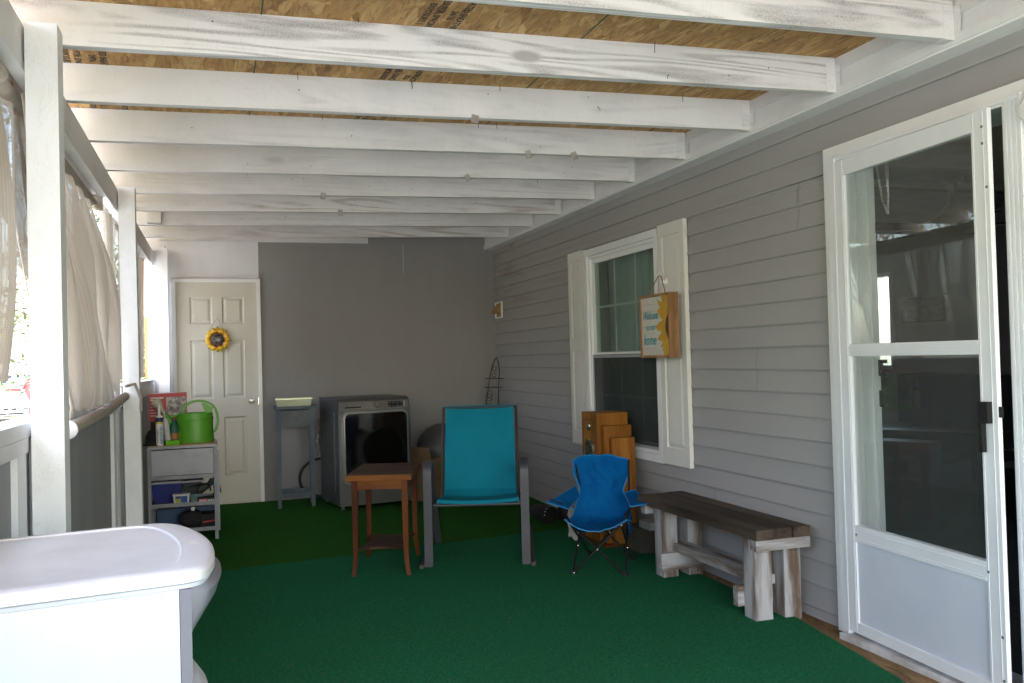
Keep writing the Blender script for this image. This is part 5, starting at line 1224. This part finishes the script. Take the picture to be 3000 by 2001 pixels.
# ---- bench
BT = wood('dark_stained_board', (.028, .019, .014), (.060, .043, .031), (.092, .068, .050), 'Y', .6, 20, 4)
WWZ = M('whitewashed_post', (.40, .395, .41), (.13, .088, .062), 11, (1, 1, .13), .75, .5, 40, (1, 1, .1), lo=.42, hi=.58)
WWX = M('whitewashed_rail', (.38, .375, .39), (.13, .088, .062), 11, (.13, 1, 1), .75, .5, 40, (.1, 1, 1), lo=.42, hi=.58)
WWY = M('whitewashed_stretcher', (.37, .36, .36), (.14, .095, .068), 11, (1, .13, 1), .75, .5, 40, (1, .1, 1), lo=.42, hi=.58)
bn = thing('bench', (2.295, 3.84, 0), 0, 'rustic bench with dark plank seat and whitewashed post legs along the siding', 'bench')
for k in range(3): obj('seat_plank', B(-.137 + k * .0925, -.137 + k * .0925 + .0885, -.57 + .004 * (k % 2), .555 - .01 * (k % 2), .375, .42), BT, bn, bevel=.003)
for sy in (-1, 1):
    y0 = -.565 if sy < 0 else .47
    obj('end_rail', B(-.137, .137, y0, y0 + .045, .328, .3745), WWX, bn, bevel=.002)
    for x in (-.103, .045): 
        yy = -.455 if sy < 0 else .385
        bm = B(x, x + .085, yy - .045, yy + .045, 0, .374); obj('leg', bm, WWZ, bn, bevel=.003)
    ry = (-.41, -.372) if sy < 0 else (.30, .3395)
    obj('cross_rail', B(-.10 - .035, .13, *ry, .058, .145), WWX, bn, bevel=.002)
obj('stretcher', B(-.04, .048, -.43, .385, .1455, .187), WWY, bn, bevel=.003)

# ---- odds and ends by the wall
bl_ = thing('foam_roller', (2.20, 5.96, .0), rad(35), 'curved black padded roll with white marks on the turf behind the camp chair', 'roller')
obj('roll', T(catmull([(-.05, -.07, .065), (-.02, .0, .07), (.03, .08, .065), (.09, .15, .06)], 4), [.062] * 5 + [.058] * 4 + [.052] * 4, 20), DARK, bl_, smooth=True)
bm = bmesh.new()
for a in (-.5, -.1, .3, .8): box(bm, -.003, .003, -.0, .006, .0605, .0635, mat=Matrix.Translation((-.048, -.066, .065)) @ Matrix.Rotation(a - .9, 4, 'Y'))
obj('white_mark', bm, TRIM, bl_)
o = obj('ankle_weight', L([(.02, -.06), (.045, -.05), (.048, 0), (.045, .05), (.02, .06)], (2.31, 5.86, .075), 18, 'X'), M('brown_black', (.018, .012, .012), rough=.8), smooth=True); tag(o, 'small dark brown cylinder lying beside the black padded roll', 'weight')
o = obj('towel', grid(lambda u, v: (2.10 + .045 * u + .006 * math.sin(9 * v), 5.28 + .04 * math.sin(5 * u), .04 + .19 * v - .03 * u + .008 * math.sin(14 * u)), 10, 16, .006), M('white_towel', (.62, .60, .58), rough=.95, bmp=.4, bscale=120), smooth=True); tag(o, 'white cloth hanging behind the left side of the camp chair', 'towel')
o = obj('wood_block', B(2.33, 2.45, 4.73, 4.93, .006, .155), M('weathered_block', (.075, .065, .05), (.05, .045, .035), 10, rough=.85, bmp=.3, bscale=40), bevel=.03, smooth=True, seg=4); tag(o, 'weathered grey rounded block on the floor between cabinet and bench', 'block')
o = obj('paper_box', B(2.36, 2.46, 4.66, 4.80, .157, .20), M('white_card', (.42, .42, .42), rough=.7), bevel=.002); tag(o, 'small white box lying on the weathered block by the wall', 'box')
# loose turf tuft
rt = random.Random(5); bm = bmesh.new()
for i in range(420):
    a = rt.uniform(0, 2 * PI); r = .045 * math.sqrt(rt.random()); x, y = 2.445 + r * math.cos(a) * .8, 2.83 + r * math.sin(a) * 1.3; h = rt.uniform(.008, .024); dx, dy = rt.uniform(-.012, .012), rt.uniform(-.012, .012)
    bm.faces.new([bm.verts.new(p) for p in ((x - .0012, y, -.002), (x + .0012, y, -.002), (x + dx, y + dy, h))])
o = obj('turf_scrap', bm, M('turf_scrap_green', (.03, .15, .02), (.02, .08, .012), 20, rough=.9), keepn=True); tag(o, 'small tuft of loose green turf on the boards below the storm door', 'turf scrap')
# debris along the bare strip and specks on the turf
bm = bmesh.new()
for i in range(520):
    if i < 330: x, y, z = 2.485 - abs(rt.gauss(0, .035)), rt.uniform(1.5, 5.2), -.002
    else: x, y, z = rt.uniform(.1, 2.3), rt.uniform(2.4, 5.2), .008
    s = rt.uniform(.001, .0042); a = rt.uniform(0, PI)
    box(bm, -s * rt.uniform(1, 3), s, -s * .5, s * .5, 0, s * .5, mat=Matrix.Translation((x, y, z)) @ Matrix.Rotation(a, 4, 'Z') @ Matrix.Rotation(rt.uniform(-.5, .5), 4, 'Y'))
o = obj('leaf_litter', bm, M('dry_debris', (.09, .05, .025), (.16, .11, .06), 90, rough=.9)); tag(o, kind='stuff')

# ================================================================== OUTSIDE
post_o = thing('lumber_post', (-.62, 9.0, -.7), 0, 'unpainted orange lumber post standing outside beyond the porch corner', 'post')
obj('timber', B(-.035, .035, -.03, .03, 0, 2.9), LUMBER, post_o, bevel=.003)
bm = bmesh.new()
for z in (1.4, 1.95, 2.2, 2.5): lathe(bm, [(.008, 0), (.006, -.003)], (0.006, -.03, z), 8, 'Y')
obj('knot', bm, DKW, post_o)
obj('brace', B(-.034, .034, -.075, -.031, 1.65, 1.74), LUMBER, post_o, bevel=.003)
def gz(x, y): return -.55 - .018 * max(0, math.hypot(x + 1, y - 3) - 4)
WCAR = M('white_car_paint', (.75, .76, .78), rough=.2, coat=.8); TYRE = M('tyre', (.02, .02, .02), rough=.8); CGL = M('car_glass', (.02, .025, .03), rough=.05, spec=.9)
def at(px, Y):   # ground point on a bearing of the camera (offline survey helper)
    d = r_ * ((px - 1175.5) / 2031.63) + f_; return d.x / d.y * Y
# parked white car, nose towards the porch
cyy = 50.0; cxx = at(20, cyy); ca = math.atan2(-cxx, cyy)
car = thing('parked_car', (cxx, cyy, gz(cxx, cyy)), ca, 'white car parked facing the porch, seen past the first post', 'car')
body = [(-.2, .30), (.0, .28), (.02, .55), (.12, .70), (1.1, .88), (1.75, 1.38), (3.2, 1.42), (4.0, 1.0), (4.5, .95), (4.55, .4), (4.4, .28)]
bm = P_([(y, z) for y, z in body[1:]], -.9, .9, 'X')
for v in bm.verts:
    if v.co.z > 1.0: v.co.x *= .78
    if v.co.y < .1: v.co.x *= .92
obj('body', bm, WCAR, car, bevel=.05, smooth=True, seg=3)
obj('windscreen', grid(lambda u, v: ((u - .5) * (1.5 - .28 * v), 1.16 + .60 * v, .93 + .43 * v), 4, 4, .02), CGL, car)
for s in (-1, 1):
    for y in (.85, 3.6):
        wv = obj('wheel', L([(.32, -.11), (.34, -.09), (.34, .09), (.32, .11)], (s * .78, y, .34), 24, 'X'), TYRE, car, smooth=True); obj('rim', L([(.20, -.115), (.2, .115)], (s * .78, y, .34), 16, 'X'), CHROME, wv)
    obj('headlight', B(s * .72 - .16, s * .72 + .16, -.01, .06, .58, .68), CGL, car, bevel=.02)
    obj('grille', B(s * .17 - .13, s * .17 + .13, -.02, .03, .56, .68), BLACKP, car, bevel=.02)
obj('bumper_intake', B(-.62, .62, -.02, .05, .34, .44), BLACKP, car, bevel=.02); obj('lower_lip', B(-.85, .85, -.03, .06, .24, .30), BLACKP, car, bevel=.01)
# red shed
sx_, sy_ = at(98, 58), 58.0
shd = thing('garden_shed', (sx_, sy_, gz(sx_, sy_)), rad(28), 'red shed with white trim and dark grey roof beyond the parked car', 'shed')
RS = M('red_shed_paint', (.50, .03, .035), (.42, .025, .03), 4, (1, 1, .2), .7); W3 = 1.2
gp = [(-W3, 0), (W3, 0), (W3, 1.6), (.75 * W3, 2.15), (0, 2.5), (-.75 * W3, 2.15), (-W3, 1.6)]
obj('wall', P_(gp, 0, 3.0, 'Y'), RS, shd)
for a, c in zip(gp[2:], gp[3:]):
    t = Vector((c[0] - a[0], 0, c[1] - a[1])); n_ = Vector((-t.z, 0, t.x)).normalized()
    bm = bmesh.new(); v8 = [Vector((a[0], y, a[1])) + n_ * k for y in (-.15, 3.15) for k in (-.06, -.0)] + [Vector((c[0], y, c[1])) + n_ * k for y in (-.15, 3.15) for k in (-.06, -.0)]
    bmesh.ops.convex_hull(bm, input=[bm.verts.new(p) for p in v8]); obj('roof', bm, M('roof_grey', (.10, .11, .13), rough=.8) if 'roof_grey' not in bpy.data.materials else bpy.data.materials['roof_grey'], shd)
for x in (-W3, W3 - .14, -.07): obj('trim', B(x, x + .14, -.04, -.002, 0, 1.6 if x != -.07 else 2.3), TRIM, shd)
# white camper trailer behind the car
tx, ty = at(12, 62), 62.0
tr_ = thing('camper_trailer', (tx - 2.0, ty, gz(tx, ty)), rad(12), 'large white camper trailer with a pale blue stripe behind the parked car', 'trailer')
obj('body', B(-4.0, 3.2, 0, 2.4, .5, 3.2), WCAR, tr_, bevel=.25, smooth=True, seg=4)
obj('stripe', P_([(-3.6, 2.3), (-.5, 2.2), (2.9, 2.75), (2.9, 2.85), (-.5, 2.42), (-3.6, 2.42)], -.01, .02, 'Y'), M('stripe_blue', (.15, .35, .6), rough=.4), tr_)
obj('window', B(1.2, 2.3, -.02, .02, 2.0, 2.5), CGL, tr_, bevel=.01)
for x in (-1.2, -.3): obj('wheel', L([(.3, -.1), (.34, -.08), (.34, .08), (.3, .1)], (x, .25, .34), 18, 'Y'), TYRE, tr_, smooth=True)
# trees
BARK = M('bark', (.16, .12, .09), (.09, .07, .055), 5, (1, 1, .25), .9, .6, 14, (1, 1, .2), bd=.01)
def foli(nm, a, c):
    m, n, l, b = new_mat(nm); b.inputs['Roughness'].default_value = .7
    v = coords(n, l); l.new(ramp(n, l, tnoise(n, l, v, 1.3, 4), [(.35, a), (.65, c)]), b.inputs['Base Color']); b.inputs['Subsurface Weight'].default_value = 0; return m
NEED = foli('needle_foliage', (.045, .075, .03), (.10, .12, .05)); BUD = foli('spring_buds', (.20, .17, .07), (.14, .10, .06))
def limbs(rt, H, r0, n1, spread, twig):
    trunk = bmesh.new(); br = bmesh.new(); tips = []
    P = [(0, 0, 0)]; 
    for i in range(1, 8): P.append((P[-1][0] + rt.uniform(-.12, .12) * H * .05, P[-1][1] + rt.uniform(-.12, .12) * H * .05, H * i / 7))
    tube(trunk, P, [r0 * (1 - .88 * i / 7) for i in range(8)], 9)
    def rec(p, d, ln, r, dep):
        pts = [p]; dd = d.copy()
        for i in range(4):
            dd = (dd + Vector((rt.uniform(-.25, .25), rt.uniform(-.25, .25), rt.uniform(-.1, .2)))).normalized(); pts.append(pts[-1] + dd * ln / 4)
        tube(br, pts, [r * (1 - .17 * i) for i in range(5)], 5 if dep < 2 else 3)
        tips.append((pts[-1], dd)); tips.append((pts[2], dd))
        if dep < twig:
            for i in (2, 3, 4):
                for _ in range(2 if i < 4 else 1):
                    nd = (dd + Vector((rt.uniform(-1, 1), rt.uniform(-1, 1), rt.uniform(-.3, .8))) * .9).normalized(); rec(pts[i], nd, ln * rt.uniform(.45, .65), r * .5, dep + 1)
    for k in range(n1):
        t = .22 + .75 * k / n1; i = min(int(t * 7), 6); q = t * 7 - i; p = Vector(P[i]).lerp(Vector(P[i + 1]), q); a = rt.uniform(0, 2 * PI)
        rec(p, Vector((math.cos(a), math.sin(a), spread[1])).normalized(), H * spread[0] * (1 - .6 * t) * rt.uniform(.8, 1.2), r0 * .32 * (1 - .7 * t), 0)
    return trunk, br, tips
def make_tree(nm, loc, H, kind, lab, seed):
    rt = random.Random(seed); z = gz(loc[0], loc[1]); t = thing(nm, (loc[0], loc[1], z), 0, lab, 'tree', None)
    if kind == 'bare':
        tr, br, tips = limbs(rt, H, H * .018, 13, (.42, .75), 2)
        obj('trunk', tr, BARK, t, smooth='all'); obj('branches', br, BARK, t, smooth='all'); bm = bmesh.new()
        for p, d in tips:
            for k in range(4):
                q = p + Vector((rt.gauss(0, .12), rt.gauss(0, .12), rt.gauss(0, .12))); s = rt.uniform(.012, .035)
                a = Vector((rt.uniform(-1, 1), rt.uniform(-1, 1), rt.uniform(-1, 1))).normalized() * s; c = a.orthogonal()
                bm.faces.new([bm.verts.new(x) for x in (q - a, q + c * .6, q + a, q - c * .6)])
        obj('buds', bm, BUD, t, keepn=True)
    else:
        tr, br, tips = limbs(rt, H, H * .016, 46, (.30, -.05), 1)
        obj('trunk', tr, BARK, t, smooth='all'); obj('branches', br, BARK, t, smooth='all'); bm = bmesh.new()
        for p, d in tips:
            for k in range(26):
                q = p + Vector((rt.gauss(0, .22), rt.gauss(0, .22), rt.gauss(-.05, .14))); s = rt.uniform(.05, .13)
                a = (d * .5 + Vector((rt.uniform(-1, 1), rt.uniform(-1, 1), rt.uniform(-.8, .3)))).normalized() * s; c = a.orthogonal().normalized() * s * .22
                bm.faces.new([bm.verts.new(x) for x in (q, q + a * .6 + c, q + a * 1.3, q + a * .6 - c)])
        obj('crown', bm, NEED, t, keepn=True)
make_tree('spruce_tree', (at(345, 15) - .1, 15), 7.5, 'pine', 'dense green spruce seen in the slot beside the orange post', 11)
make_tree('bare_tree', (at(40, 11) - 2.4, 12), 7, 'bare', 'bare budding tree seen between the near shade and the first post', 4)
make_tree('bare_tree', (at(-75, 24), 24), 10, 'bare', 'tall bare tree further off behind the near shade', 8)
make_tree('bare_tree', (-7.5, 9.5), 9, 'bare', 'spreading bare tree in the yard mirrored in the storm door glass', 15)
make_tree('bare_tree', (-10.5, 6.0), 10, 'bare', 'wide bare tree across the driveway mirrored in the storm door glass', 19)
make_tree('spruce_tree', (-9.5, 13.5), 9, 'pine', 'broad spruce across the driveway behind the tan shades', 23)

# ------------------------------------------------------------------ small repeated pieces become parts of their own
def split_islands(o):
    bm = bmesh.new(); bm.from_mesh(o.data); seen = set(); isl = []
    for f in bm.faces:
        if f.index in seen: continue
        st = [f]; seen.add(f.index); cur = []
        while st:
            q = st.pop(); cur.append(q.index)
            for v in q.verts:
                for g in v.link_faces:
                    if g.index not in seen: seen.add(g.index); st.append(g)
        isl.append(cur)
    bm.free()
    if len(isl) < 2: return
    src = o.data
    for k, fs in enumerate(isl):
        vs = sorted({v for i in fs for v in src.polygons[i].vertices}); mp = {v: i for i, v in enumerate(vs)}
        me = bpy.data.meshes.new(src.name); me.from_pydata([src.vertices[v].co for v in vs], [], [[mp[v] for v in src.polygons[i].vertices] for i in fs])
        for m in src.materials: me.materials.append(m)
        if src.polygons[fs[0]].use_smooth:
            for q in me.polygons: q.use_smooth = True
        if k == 0: o.data = me
        else: c = o.copy(); c.data = me; COL.objects.link(c)
for o in list(bpy.data.objects):
    if o.type == 'MESH' and o.name.split('.')[0] in ('nail', 'tape_scrap', 'screw', 'end_cap', 'strap', 'hinge', 'latch_bracket', 'rivet', 'button', 'wire', 'crossbar', 'ceiling_batten', 'panel_seam', 'knot', 'apron', 'frame_stub', 'white_mark', 'siding_joint'): split_islands(o)
